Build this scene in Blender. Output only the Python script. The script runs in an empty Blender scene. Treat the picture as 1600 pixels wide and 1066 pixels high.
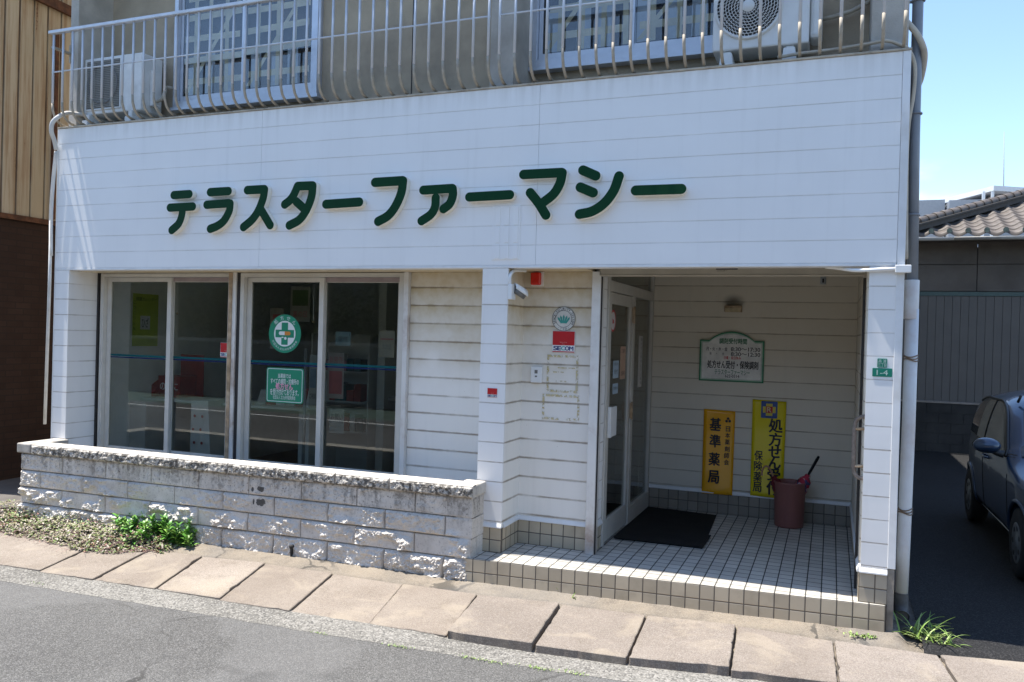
import bpy, bmesh, math, random
import numpy as np
from mathutils import Vector, Matrix, noise as mnoise

scene = bpy.context.scene
COL = scene.collection
random.seed(7)
RNG = np.random.default_rng(7)

# ------------------------------------------------------------------ camera
FPX = 1269.19                       # focal length in photo pixels (1600 wide)
YAW, PITCH, ROLL = 0.375222, -0.0069314, 0.0277846
CAM = np.array([0.0, -6.0, 1.94])
def _rot():
    cy, sy = math.cos(YAW), math.sin(YAW)
    fwd = np.array([-sy, cy, 0.0]); right = np.array([cy, sy, 0.0]); up = np.array([0, 0, 1.0])
    f2 = fwd*math.cos(PITCH) + up*math.sin(PITCH); u2 = -fwd*math.sin(PITCH) + up*math.cos(PITCH)
    r3 = right*math.cos(ROLL) + u2*math.sin(ROLL); u3 = -right*math.sin(ROLL) + u2*math.cos(ROLL)
    return np.array([r3, -u3, f2])
RM = _rot()
def _ray(px, py): return RM.T @ np.array([(px-800)/FPX, (py-533)/FPX, 1.0])
def atY(px, py, y):                 # photo pixel -> point on the plane Y = y
    d = _ray(px, py); return CAM + d*((y-CAM[1])/d[1])
def atZ(px, py, z):
    d = _ray(px, py); return CAM + d*((z-CAM[2])/d[2])
def atX(px, py, x):
    d = _ray(px, py); return CAM + d*((x-CAM[0])/d[0])

cd = bpy.data.cameras.new("camera"); cam = bpy.data.objects.new("camera", cd); COL.objects.link(cam)
cd.sensor_width = 36.0; cd.lens = FPX/1600*36.0; cd.clip_start = 0.05; cd.clip_end = 2000
cam.matrix_world = Matrix(((RM[0][0], -RM[1][0], -RM[2][0], CAM[0]), (RM[0][1], -RM[1][1], -RM[2][1], CAM[1]),
                           (RM[0][2], -RM[1][2], -RM[2][2], CAM[2]), (0, 0, 0, 1)))
scene.camera = cam

# ------------------------------------------------------------------ light
SUN_D = Vector((0.30, 0.055, -1.0)).normalized()      # the way the light travels
SUN_EL = math.asin(-SUN_D.z); SUN_AZ = math.atan2(-SUN_D.x, -SUN_D.y)
w = bpy.data.worlds.new("World"); scene.world = w; w.use_nodes = True
nt = w.node_tree; bg = nt.nodes["Background"]
sky = nt.nodes.new("ShaderNodeTexSky"); sky.sky_type = 'NISHITA'; sky.sun_disc = False
sky.sun_elevation = SUN_EL; sky.sun_rotation = SUN_AZ; sky.air_density = 1.0; sky.dust_density = 0.15; sky.ozone_density = 2.2
tc = nt.nodes.new("ShaderNodeTexCoord"); cn = nt.nodes.new("ShaderNodeTexNoise"); cn.inputs['Scale'].default_value = 3.2; cn.inputs['Detail'].default_value = 7; cn.inputs['Roughness'].default_value = 0.6
cmap = nt.nodes.new("ShaderNodeMapping"); cmap.inputs['Scale'].default_value = (1, 1, 2.6); cr = nt.nodes.new("ShaderNodeMapRange"); cr.interpolation_type = 'SMOOTHSTEP'
for k, v in ((1, 0.52), (2, 0.80), (3, 0.0), (4, 0.42)): cr.inputs[k].default_value = v
cmx = nt.nodes.new("ShaderNodeMix"); cmx.data_type = 'RGBA'; cmx.inputs[7].default_value = (7.5, 7.8, 8.2, 1)       # thin high cloud
nt.links.new(tc.outputs['Generated'], cmap.inputs[0]); nt.links.new(cmap.outputs[0], cn.inputs['Vector']); nt.links.new(cn.outputs['Fac'], cr.inputs[0]); nt.links.new(cr.outputs[0], cmx.inputs[0])
nt.links.new(sky.outputs[0], cmx.inputs[6]); nt.links.new(cmx.outputs[2], bg.inputs[0]); bg.inputs[1].default_value = 0.125
sl = bpy.data.lights.new("sun", 'SUN'); sl.energy = 4.0; sl.angle = math.radians(0.5); sl.color = (1.0, 0.95, 0.87)
so = bpy.data.objects.new("sun", sl); COL.objects.link(so)
so.rotation_euler = SUN_D.to_track_quat('-Z', 'Y').to_euler()
scene.view_settings.view_transform = 'Standard'; scene.view_settings.look = 'None'
scene.view_settings.exposure = 1.25; scene.view_settings.gamma = 1.0
scene.render.engine = 'CYCLES'
scene.cycles.max_bounces = 8; scene.cycles.transparent_max_bounces = 12

# ------------------------------------------------------------------ helpers: objects
def tag(o, label=None, cat=None, group=None, kind=None):
    if label: o['label'] = label
    if cat: o['category'] = cat
    if group: o['group'] = group
    if kind: o['kind'] = kind
    return o
def thing(name, label, cat, loc=(0, 0, 0), rz=0.0, group=None):
    o = bpy.data.objects.new(name, None); COL.objects.link(o)
    o.location = loc; o.rotation_euler = (0, 0, rz); o.empty_display_size = 0.1
    return tag(o, label, cat, group)
def copy_tree(o, parent=None):
    c = o.copy(); COL.objects.link(c)
    if parent: c.parent = parent
    for ch in list(o.children): copy_tree(ch, c)
    return c
def wloc(o):
    v = Vector((0, 0, 0))
    while o is not None:
        v = v + o.location; o = o.parent
    return v

class MB:
    """collects shapes; build() links them as one mesh object"""
    def __init__(s): s.v = []; s.f = []; s.m = []; s.sm = []
    def add(s, vs, fs, mi=0, smooth=False):
        b = len(s.v); s.v.extend([tuple(map(float, p)) for p in vs])
        for f in fs: s.f.append(tuple(b+i for i in f)); s.m.append(mi); s.sm.append(smooth)
        return s
    def box(s, x0, x1, y0, y1, z0, z1, mi=0):
        vs = [(x, y, z) for z in (z0, z1) for y in (y0, y1) for x in (x0, x1)]
        return s.add(vs, [(0, 2, 3, 1), (4, 5, 7, 6), (0, 1, 5, 4), (2, 6, 7, 3), (0, 4, 6, 2), (1, 3, 7, 5)], mi)
    def hexa(s, p, mi=0):            # 8 points: 4 bottom ccw then 4 top ccw
        return s.add(p, [(0, 3, 2, 1), (4, 5, 6, 7), (0, 1, 5, 4), (1, 2, 6, 5), (2, 3, 7, 6), (3, 0, 4, 7)], mi)
    def prism(s, poly, O, U, V, N, d0, d1, mi=0, smooth=False):   # polygon (u,v) in plane, extruded along N from d0 to d1
        O, U, V, N = (np.array(a, float) for a in (O, U, V, N)); n = len(poly)
        vs = [O+U*a+V*b+N*d0 for a, b in poly] + [O+U*a+V*b+N*d1 for a, b in poly]
        s.add(vs, [tuple(range(n))[::-1], tuple(range(n, 2*n))], mi)
        b = len(s.v)-2*n
        for i in range(n):
            j = (i+1) % n; s.f.append((b+i, b+j, b+n+j, b+n+i)); s.m.append(mi); s.sm.append(smooth)
        return s
    def tube(s, path, r, n=10, mi=0, caps=True, closed=False):
        P = [Vector(p) for p in path]; k = len(P)
        rs = r if isinstance(r, (list, tuple)) else [r]*k
        T = []
        for i in range(k):
            a = P[i-1] if (i > 0 or closed) else P[i]; c = P[(i+1) % k] if (i < k-1 or closed) else P[i]
            t = (c-a); T.append(t.normalized() if t.length > 1e-9 else Vector((0, 0, 1)))
        up = Vector((0, 0, 1)) if abs(T[0].z) < 0.9 else Vector((1, 0, 0))
        nrm = (up - T[0]*up.dot(T[0])).normalized(); vs = []
        for i in range(k):
            nrm = (nrm - T[i]*nrm.dot(T[i])).normalized(); bn = T[i].cross(nrm)
            for j in range(n):
                a = 2*math.pi*j/n; vs.append(P[i] + (nrm*math.cos(a)+bn*math.sin(a))*rs[i])
        fs = []
        for i in range(k if closed else k-1):
            for j in range(n):
                a = i*n+j; b2 = i*n+(j+1) % n; i2 = (i+1) % k
                fs.append((a, b2, i2*n+(j+1) % n, i2*n+j))
        s.add(vs, fs, mi, True)
        if caps and not closed:
            b = len(s.v)-k*n
            s.f.append(tuple(b+j for j in range(n))[::-1]); s.m.append(mi); s.sm.append(False)
            s.f.append(tuple(b+(k-1)*n+j for j in range(n))); s.m.append(mi); s.sm.append(False)
        return s
    def lathe(s, prof, c, n=32, mi=0, axis='Z'):   # prof: list of (r, h)
        c = Vector(c); vs = []
        for r, h in prof:
            for j in range(n):
                a = 2*math.pi*j/n; q = (r*math.cos(a), r*math.sin(a), h)
                if axis == 'Y': q = (q[0], -q[2], q[1])
                if axis == 'X': q = (q[2], q[0], q[1])
                vs.append(c+Vector(q))
        fs = []
        for i in range(len(prof)-1):
            for j in range(n): fs.append((i*n+j, i*n+(j+1) % n, (i+1)*n+(j+1) % n, (i+1)*n+j))
        return s.add(vs, fs, mi, True)
    def grid(s, P, mi=0, smooth=True, flip=False):   # P: array [a,b,3]
        a, b = P.shape[:2]; vs = P.reshape(-1, 3)
        fs = []
        for i in range(a-1):
            for j in range(b-1):
                f = (i*b+j, i*b+j+1, (i+1)*b+j+1, (i+1)*b+j); fs.append(f[::-1] if flip else f)
        return s.add(vs, fs, mi, smooth)
    def build(s, name, mat, parent=None, bevel=0, label=None, local=False, seg=2, kind=None):
        me = bpy.data.meshes.new(name)
        v = s.v
        if parent is not None and not local:
            off = wloc(parent); v = [(p[0]-off.x, p[1]-off.y, p[2]-off.z) for p in s.v]
        me.from_pydata(v, [], s.f)
        for m in (mat if isinstance(mat, (list, tuple)) else [mat]): me.materials.append(m)
        me.polygons.foreach_set("material_index", s.m); me.polygons.foreach_set("use_smooth", s.sm)
        me.update()
        o = bpy.data.objects.new(name, me); COL.objects.link(o)
        if parent is not None: o.parent = parent
        if bevel:
            b = o.modifiers.new("bevel", 'BEVEL'); b.width = bevel; b.segments = seg; b.limit_method = 'ANGLE'; b.angle_limit = math.radians(40)
            b.harden_normals = False
        if label: o['label'] = label
        if kind: o['kind'] = kind
        return o

FU, FV = np.array([1, 0, 0.]), np.array([0, 0, 1.])            # a plane facing the street (-Y)
SU, SV = np.array([0, 1, 0.]), np.array([0, 0, 1.])            # a plane facing +X

def rounded(x0, z0, x1, z1, r, n=5):
    out = []
    for cx, cz, a0 in ((x1-r, z0+r, -90), (x1-r, z1-r, 0), (x0+r, z1-r, 90), (x0+r, z0+r, 180)):
        for i in range(n+1):
            a = math.radians(a0+90*i/n); out.append((cx+r*math.cos(a), cz+r*math.sin(a)))
    return out
def circle(cx, cz, r, n=40, rz=None):
    rz = rz or r
    return [(cx+r*math.cos(2*math.pi*i/n), cz+rz*math.sin(2*math.pi*i/n)) for i in range(n)]
def smooth_path(pts, n=6):
    P = [np.array(p, float) for p in pts]; out = []
    for i in range(len(P)-1):
        a = P[i-1] if i else 2*P[0]-P[1]; b, c = P[i], P[i+1]; d = P[i+2] if i+2 < len(P) else 2*P[-1]-P[-2]
        for k in range(n):
            t = k/n
            out.append(0.5*((2*b)+(-a+c)*t+(2*a-5*b+4*c-d)*t*t+(-a+3*b-3*c+d)*t**3))
    out.append(P[-1]); return out

def glyphs(s, bold=0.0):
    c = bpy.data.curves.new("t", 'FONT'); c.body = s; c.resolution_u = 4; c.offset = bold
    o = bpy.data.objects.new("t", c); COL.objects.link(o)
    dg = bpy.context.evaluated_depsgraph_get(); m = bpy.data.meshes.new_from_object(o.evaluated_get(dg))
    V = np.array([v.co[:] for v in m.vertices]); F = [tuple(p.vertices) for p in m.polygons]
    bpy.data.objects.remove(o); bpy.data.curves.remove(c); bpy.data.meshes.remove(m)
    return V, F
def text_fit(mb, s, x0, z0, x1, z1, O, U, V, d, bold=0.0, mi=0, keep=False, shear=0.0):
    """fit a line of text into the rectangle (plane coordinates u,v); O+U*u+V*v+N*d"""
    vv, ff = glyphs(s)
    if not len(vv): return
    lo, hi = vv.min(0), vv.max(0); sx = (x1-x0)/max(hi[0]-lo[0], 1e-6); sz = (z1-z0)/max(hi[1]-lo[1], 1e-6)
    if keep: sx = sz = min(sx, sz)
    cx, cz = (x0+x1)/2, (z0+z1)/2; mx, mz = (lo[0]+hi[0])/2, (lo[1]+hi[1])/2
    N = np.cross(U, V)
    for k, (bx, bz) in enumerate(((0, 0), (1, 0), (-1, 0), (0, .7), (0, -.7)) if bold >= 0.01 else ((0, 0),)):     # heavier weight: the glyph laid over itself
        pts = [np.array(O)+U*(cx+(p[0]-mx+bx*bold)*sx)+V*(cz+(p[1]-mz+bz*bold)*sz)+N*(d+0.00006*k) for p in vv]
        mb.add(pts, ff, mi)
def char_at(mb, s, cx, cz, h, ang, O, U, V, d, bold=0.0, mi=0, wscale=1.0):
    vv, ff = glyphs(s)
    if not len(vv): return
    N = np.cross(U, V); ca, sa = math.cos(ang), math.sin(ang)
    mx = (vv[:, 0].min()+vv[:, 0].max())/2
    pts = []
    for p in vv:
        a, b = (p[0]-mx)*h*wscale, (p[1]-0.36)*h
        pts.append(np.array(O)+U*(cx+a*ca-b*sa)+V*(cz+a*sa+b*ca)+N*d)
    mb.add(pts, ff, mi)

# ------------------------------------------------------------------ helpers: materials
class NT:
    def __init__(s, name):
        s.mat = bpy.data.materials.new(name); s.mat.use_nodes = True; s.t = s.mat.node_tree; s.n = s.t.nodes
        s.b = s.n["Principled BSDF"]; s.out = s.n["Material Output"]
    def L(s, a, b): s.t.links.new(a, b)
    def node(s, t, **kw):
        n = s.n.new(t)
        for k, v in kw.items(): setattr(n, k, v)
        return n
    def setin(s, sock, v):
        if hasattr(v, 'is_output') or isinstance(v, bpy.types.NodeSocket): s.L(v, sock)
        else:
            if isinstance(v, (tuple, list)) and len(v) == 3 and sock.type == 'RGBA': v = (*v, 1)
            sock.default_value = v
    def pos(s): return s.node('ShaderNodeNewGeometry').outputs['Position']
    def obj(s): return s.node('ShaderNodeTexCoord').outputs['Object']
    def sep(s, v):
        n = s.node('ShaderNodeSeparateXYZ'); s.L(v, n.inputs[0]); return n.outputs
    def comb(s, x, y, z):
        n = s.node('ShaderNodeCombineXYZ')
        for i, v in enumerate((x, y, z)): s.setin(n.inputs[i], v)
        return n.outputs[0]
    def scale(s, v, k):
        n = s.node('ShaderNodeVectorMath', operation='MULTIPLY'); s.L(v, n.inputs[0]); n.inputs[1].default_value = k; return n.outputs[0]
    def noise(s, v, sc, det=4, rough=0.55, dist=0.0, col=False):
        n = s.node('ShaderNodeTexNoise'); s.L(v, n.inputs['Vector']); n.inputs['Scale'].default_value = sc
        n.inputs['Detail'].default_value = det; n.inputs['Roughness'].default_value = rough; n.inputs['Distortion'].default_value = dist
        return n.outputs['Color' if col else 'Fac']
    def voro(s, v, sc, feat='F1', out='Distance', rnd=1.0):
        n = s.node('ShaderNodeTexVoronoi', feature=feat); s.L(v, n.inputs['Vector']); n.inputs['Scale'].default_value = sc
        n.inputs['Randomness'].default_value = rnd
        return n.outputs[out]
    def m(s, op, a, b=0.0, c=0.0, clamp=False):
        n = s.node('ShaderNodeMath', operation=op, use_clamp=clamp)
        for i, v in enumerate((a, b, c)): s.setin(n.inputs[i], v)
        return n.outputs[0]
    def ss(s, x, lo, hi):            # smoothstep
        n = s.node('ShaderNodeMapRange', interpolation_type='SMOOTHSTEP'); s.setin(n.inputs[0], x)
        s.setin(n.inputs[1], lo); s.setin(n.inputs[2], hi); return n.outputs[0]
    def mix(s, f, a, b, mode='MIX'):
        n = s.node('ShaderNodeMix', data_type='RGBA', blend_type=mode)
        s.setin(n.inputs[0], f); s.setin(n.inputs[6], a); s.setin(n.inputs[7], b); return n.outputs[2]
    def bump(s, h, strength=0.3, dist=0.01):
        n = s.node('ShaderNodeBump'); s.L(h, n.inputs['Height']); n.inputs['Strength'].default_value = strength
        n.inputs['Distance'].default_value = dist; s.L(n.outputs[0], s.b.inputs['Normal']); return n
    def fin(s, col=None, rough=None, metal=None, spec=None):
        if col is not None: s.setin(s.b.inputs['Base Color'], col)
        if rough is not None: s.setin(s.b.inputs['Roughness'], rough)
        if metal is not None: s.b.inputs['Metallic'].default_value = metal
        if spec is not None: s.b.inputs['Specular IOR Level'].default_value = spec
        return s.mat

def simple(name, col, rough=0.5, var=0.12, sc=9.0, bump=0.0, bsc=80, metal=0.0, dirt=None, dirtamt=0.35, spec=0.5):
    t = NT(name); p = t.obj()
    n = t.noise(p, sc, 5)
    dk = tuple(c*(1-var) for c in col); lt = tuple(min(1, c*(1+var)) for c in col)
    c = t.mix(t.ss(n, 0.3, 0.7), dk, lt)
    if dirt:
        d = t.m('MULTIPLY', t.ss(t.noise(p, sc*0.35, 7, 0.65), 0.45, 0.75), dirtamt); c = t.mix(d, c, dirt)
    if bump: t.bump(t.noise(p, bsc, 4), bump, 0.004)
    return t.fin(c, t.m('ADD', rough-0.06, t.m('MULTIPLY', n, 0.12)), metal, spec)

def m_siding(name, col=(0.77, 0.78, 0.79), stain=0.0, line=0.55, ztop=2.5, zbot=1.3, joints=(), hoff=2.497, pitch=0.1575, soot=None, grime=0.0):
    """painted board cladding: joints hold dirt, rain streaks, and (stain) brown grime that has settled on the sheltered boards"""
    t = NT(name); p = t.pos(); x, y, z = t.sep(p)
    fr = t.m('FRACT', t.m('DIVIDE', t.m('SUBTRACT', z, hoff), pitch))
    dl = t.m('MINIMUM', fr, t.m('SUBTRACT', 1.0, fr))                      # 0 on a joint
    n1 = t.noise(p, 2.2, 5); n2 = t.noise(p, 14, 5); n3 = t.noise(t.scale(p, (9, 9, 0.5)), 1.5, 5)
    wl = t.m('ADD', 0.018, t.m('MULTIPLY', n2, 0.05+0.10*stain))
    lm = t.m('SUBTRACT', 1.0, t.ss(dl, 0.004, wl))
    lm = t.m('MULTIPLY', lm, t.m('MULTIPLY', t.ss(n1, 0.25, 0.62), line))
    c = t.mix(t.m('MULTIPLY', t.ss(n1, 0.3, 0.7), 0.6), col, tuple(a*0.95 for a in col))
    c = t.mix(t.m('MULTIPLY', t.ss(n3, 0.52, 0.8), 0.10), c, (0.42, 0.40, 0.36))
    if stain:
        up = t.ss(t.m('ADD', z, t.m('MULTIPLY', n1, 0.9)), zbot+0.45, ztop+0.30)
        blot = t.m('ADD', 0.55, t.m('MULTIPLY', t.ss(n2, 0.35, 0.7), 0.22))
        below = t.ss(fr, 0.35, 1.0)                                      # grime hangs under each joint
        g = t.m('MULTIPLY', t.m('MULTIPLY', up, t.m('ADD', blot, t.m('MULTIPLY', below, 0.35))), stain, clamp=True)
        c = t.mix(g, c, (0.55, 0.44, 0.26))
        sp = t.m('MULTIPLY', t.m('SUBTRACT', 1.0, t.ss(t.voro(p, 9.0), 0.012, 0.035)), 0.5)
        c = t.mix(sp, c, (0.25, 0.18, 0.11))
    c = t.mix(lm, c, (0.20, 0.135, 0.07) if stain else (0.42, 0.40, 0.36))
    if soot:                                                             # smoke-black smudge above the old lamp
        q = atY(*soot); dx = t.m('DIVIDE', t.m('SUBTRACT', x, q[0]), 0.16); dz = t.m('DIVIDE', t.m('SUBTRACT', z, q[2]), 0.10)
        d = t.m('SQRT', t.m('ADD', t.m('MULTIPLY', dx, dx), t.m('MULTIPLY', dz, dz)))
        c = t.mix(t.m('MULTIPLY', t.m('SUBTRACT', 1.0, t.ss(t.m('ADD', d, t.m('MULTIPLY', n1, 0.3)), 0.1, 1.0)), 0.75), c, (0.05, 0.045, 0.04))
    if grime:                                                            # dirt washed down from the balcony ledge
        gm = t.m('MULTIPLY', t.ss(z, 3.70, 3.92), t.ss(n3, 0.35, 0.65)); c = t.mix(t.m('MULTIPLY', gm, grime), c, (0.36, 0.32, 0.25))
    t.bump(t.m('ADD', t.m('MULTIPLY', t.noise(t.scale(p, (1, 1, 2)), 160, 3), 0.25), t.m('MULTIPLY', t.noise(t.scale(p, (1.2, 1, 6)), 1.4, 2), 2.2)), 0.25, 0.002)
    return t.fin(c, t.m('ADD', 0.38, t.m('MULTIPLY', n2, 0.2)), spec=0.4)

def m_tile(name, a0, b0, axes, col, grout=(0.09, 0.075, 0.06), pa=0.1, pb=0.1, gw=0.05, dirt=0.25, offb=None, ga=None):
    t = NT(name); p = t.pos(); xyz = t.sep(p)
    A = t.m('DIVIDE', t.m('SUBTRACT', xyz[axes[0]], a0), pa); B = t.m('DIVIDE', t.m('SUBTRACT', xyz[axes[1]], b0), pb)
    fa = t.m('FRACT', A); fb = t.m('FRACT', B)
    da = t.m('MINIMUM', fa, t.m('SUBTRACT', 1.0, fa)); db = t.m('MINIMUM', fb, t.m('SUBTRACT', 1.0, fb))
    e = t.m('MINIMUM', da, db)
    g = t.m('SUBTRACT', 1.0, t.ss(e, gw*0.55, gw*0.9))
    idv = t.comb(t.m('FLOOR', A), t.m('FLOOR', B), 0.0)
    wn = t.node('ShaderNodeTexWhiteNoise', noise_dimensions='3D'); t.L(idv, wn.inputs[0])
    n1 = t.noise(p, 5, 5); n2 = t.noise(p, 45, 4)
    c = t.mix(wn.outputs['Value'], tuple(k*0.84 for k in col), tuple(min(1, k*1.12) for k in col))
    c = t.mix(t.m('MULTIPLY', t.ss(t.noise(p, 1.6, 5), 0.42, 0.7), 0.30), c, tuple(k*0.6 for k in col))
    c = t.mix(t.m('MULTIPLY', t.ss(n1, 0.45, 0.8), dirt), c, (0.20, 0.16, 0.11))
    c = t.mix(t.m('MULTIPLY', t.ss(n2, 0.62, 0.75), 0.15), c, (0.25, 0.2, 0.15))
    c = t.mix(g, c, t.mix(n1, grout, tuple(k*1.6 for k in grout)))
    h = t.m('ADD', t.ss(e, gw*0.5, gw*1.5), t.m('MULTIPLY', n2, 0.04))
    t.bump(h, 0.6, 0.004)
    return t.fin(c, t.m('ADD', 0.32, t.m('ADD', t.m('MULTIPLY', g, 0.5), t.m('MULTIPLY', n1, 0.15))), spec=0.45)

def m_glass(name, tint=(0.62, 0.68, 0.66), refl=1.0, ior=1.5):
    t = NT(name); t.n.remove(t.b)
    tr = t.node('ShaderNodeBsdfTransparent'); tr.inputs[0].default_value = (*tint, 1)
    gl = t.node('ShaderNodeBsdfGlossy'); gl.inputs['Roughness'].default_value = 0.0; gl.inputs[0].default_value = (refl, refl, refl, 1)
    fr = t.node('ShaderNodeFresnel'); bf = t.node('ShaderNodeNewGeometry').outputs['Backfacing']
    t.L(t.m('ADD', ior, t.m('MULTIPLY', bf, 1/ior-ior)), fr.inputs[0])
    mx = t.node('ShaderNodeMixShader'); t.L(fr.outputs[0], mx.inputs[0]); t.L(tr.outputs[0], mx.inputs[1]); t.L(gl.outputs[0], mx.inputs[2])
    t.L(mx.outputs[0], t.out.inputs[0]); return t.mat

def m_ground(name, c1, c2, agg_dark, agg_light, sc=90, stain=(0.2, 0.18, 0.15), amt=0.4, rough=0.85, bump=0.5, big=0.7, cracks=False, tone=0.0):
    t = NT(name); p = t.pos()
    n1 = t.noise(p, big, 6, 0.6); n2 = t.noise(p, 6, 6, 0.65); n3 = t.noise(p, sc, 3)
    v = t.voro(p, sc, out='Color'); vs = t.sep(v)[0]; vd = t.voro(p, sc*0.9)
    c = t.mix(t.ss(n1, 0.3, 0.7), c1, c2)
    c = t.mix(t.m('MULTIPLY', t.ss(n2, 0.5, 0.75), amt), c, stain)
    c = t.mix(t.m('MULTIPLY', t.ss(vs, 0.72, 0.8), 0.55), c, agg_light)
    c = t.mix(t.m('MULTIPLY', t.m('SUBTRACT', 1.0, t.ss(vs, 0.18, 0.26)), 0.55), c, agg_dark)
    if tone:                                                            # each cast slab has its own tone
        oi = t.node('ShaderNodeObjectInfo').outputs['Random']; c = t.mix(t.m('MULTIPLY', oi, tone), c, (0.15, 0.12, 0.095))
        hs = t.node('ShaderNodeVectorMath', operation='ADD'); t.L(p, hs.inputs[0]); t.L(t.comb(oi, t.m('MULTIPLY', oi, 7.0), 0.0), hs.inputs[1])
        c = t.mix(t.m('MULTIPLY', t.ss(t.noise(hs.outputs[0], 2.6, 6, 0.6, 0.6), 0.50, 0.66), 0.35), c, (0.40, 0.34, 0.26))
    if cracks:                                                          # mended patch and hairline cracks
        wv = t.node('ShaderNodeVectorMath', operation='ADD'); t.L(p, wv.inputs[0]); t.L(t.scale(t.noise(p, 3.5, 4, col=True), (0.35, 0.35, 0.0)), wv.inputs[1])
        e = t.voro(wv.outputs[0], 0.42*cracks, 'DISTANCE_TO_EDGE'); ck = t.m('MULTIPLY', t.m('SUBTRACT', 1.0, t.ss(e, 0.0025*cracks, 0.007*cracks)), t.ss(t.noise(p, 0.9, 3), 0.45, 0.6))
        c = t.mix(t.m('MULTIPLY', ck, 0.7), c, (0.045, 0.043, 0.04))
        c = t.mix(t.m('MULTIPLY', t.ss(t.voro(wv.outputs[0], 0.5, out='Distance'), 0.55, 0.6), 0.22), c, (0.22, 0.215, 0.21))
        c = t.mix(t.m('MULTIPLY', t.ss(t.noise(p, 1.1, 5, 0.6), 0.6, 0.72), 0.5), c, (0.065, 0.064, 0.063))
    h = t.m('ADD', t.m('MULTIPLY', vd, -0.7), t.m('ADD', t.m('MULTIPLY', n3, 0.8), t.m('MULTIPLY', n2, 0.6)))
    t.bump(h, bump, 0.008)
    return t.fin(c, rough, spec=0.25)

M = {}
M['fascia'] = m_siding('fascia_boards', col=(0.87, 0.855, 0.83), line=0.32, grime=0.18)
M['boards'] = m_siding('white_boards', col=(0.84, 0.83, 0.81), stain=0.10, line=0.6)
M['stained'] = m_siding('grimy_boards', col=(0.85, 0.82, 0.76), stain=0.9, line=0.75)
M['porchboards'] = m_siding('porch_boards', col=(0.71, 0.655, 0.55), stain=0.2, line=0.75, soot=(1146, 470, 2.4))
M['trim'] = simple('white_trim', (0.76, 0.76, 0.75), 0.45, 0.05, 6, dirt=(0.45, 0.38, 0.28), dirtamt=0.35)
M['rusttrim'] = simple('rusty_white_trim', (0.70, 0.68, 0.64), 0.5, 0.06, 5, dirt=(0.25, 0.12, 0.05), dirtamt=0.9)
M['brownwood'] = simple('weathered_brown_post', (0.36, 0.25, 0.15), 0.75, 0.3, 14, bump=0.3, bsc=60, dirt=(0.62, 0.52, 0.40), dirtamt=0.6)
M['alu'] = simple('white_aluminium', (0.56, 0.535, 0.48), 0.4, 0.05, 8, dirt=(0.5, 0.44, 0.34), dirtamt=0.3)
M['alugrey'] = simple('grey_aluminium', (0.40, 0.42, 0.44), 0.38, 0.08, 8, metal=0.5)
M['alublue'] = simple('pale_anodised_frame', (0.55, 0.57, 0.62), 0.35, 0.06, 8, metal=0.45)
M['dark'] = simple('dark_gap', (0.03, 0.027, 0.025), 0.8, 0.2)
M['glass'] = m_glass('shop_glass', (0.78, 0.80, 0.77), 1.0, 1.5)
M['doorglass'] = m_glass('door_glass', (0.60, 0.62, 0.58), 1.0, 1.5)
M['upglass'] = m_glass('upper_glass', (0.85, 0.88, 0.90), 1.0, 1.65)
M['teal'] = simple('teal_film', (0.006, 0.085, 0.095), 0.6, 0.03, spec=0.1)
M['bluefilm'] = simple('blue_film', (0.008, 0.02, 0.085), 0.6, 0.03, spec=0.1)
M['floortile'] = m_tile('porch_floor_tile', -0.726, 0.0, (0, 1), (0.56, 0.53, 0.475), grout=(0.035, 0.034, 0.030), pa=0.1008, pb=0.108, gw=0.055, dirt=0.18)
BEIGE = (0.57, 0.475, 0.34)
M['fronttile'] = m_tile('step_tile', -0.726, 0.098, (0, 2), BEIGE, pa=0.1008, pb=0.102, dirt=0.4)
M['basetile'] = m_tile('base_tile_front', -2.41, 0.3, (0, 2), BEIGE, dirt=0.3)
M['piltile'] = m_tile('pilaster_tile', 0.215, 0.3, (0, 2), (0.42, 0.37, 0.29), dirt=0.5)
M['sidetile'] = m_tile('base_tile_side', 0.0, 0.3, (1, 2), BEIGE, dirt=0.3, gw=0.06)
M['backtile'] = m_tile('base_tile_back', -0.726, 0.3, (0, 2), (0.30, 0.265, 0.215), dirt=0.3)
M['asphalt'] = m_ground('asphalt', (0.098, 0.095, 0.091), (0.130, 0.126, 0.121), (0.045, 0.044, 0.042), (0.23, 0.225, 0.215), 170, (0.085, 0.084, 0.082), 0.4, 0.85, 0.7, cracks=1.0)
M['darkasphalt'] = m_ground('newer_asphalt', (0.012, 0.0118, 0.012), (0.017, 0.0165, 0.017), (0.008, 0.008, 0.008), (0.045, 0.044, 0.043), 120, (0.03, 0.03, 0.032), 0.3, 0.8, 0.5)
M['gutter'] = m_ground('gutter_concrete', (0.14, 0.133, 0.12), (0.25, 0.237, 0.213), (0.06, 0.058, 0.055), (0.36, 0.34, 0.31), 95, (0.22, 0.21, 0.19), 0.6, 0.9, 0.8)
M['slab'] = m_ground('concrete_slab', (0.235, 0.193, 0.158), (0.335, 0.285, 0.238), (0.15, 0.13, 0.11), (0.39, 0.35, 0.30), 210, (0.19, 0.155, 0.12), 0.75, 0.85, 0.35, 1.3, tone=0.45)
M['slab2'] = m_ground('grey_concrete_slab', (0.205, 0.172, 0.147), (0.30, 0.257, 0.222), (0.14, 0.125, 0.11), (0.38, 0.345, 0.305), 200, (0.18, 0.15, 0.12), 0.75, 0.88, 0.4, 1.3, tone=0.45)
M['mortar'] = m_ground('mortar_strip', (0.30, 0.25, 0.19), (0.20, 0.172, 0.138), (0.17, 0.145, 0.12), (0.34, 0.30, 0.25), 220, (0.13, 0.11, 0.09), 0.8, 0.9, 0.7, 2.2, cracks=4.0)
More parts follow.
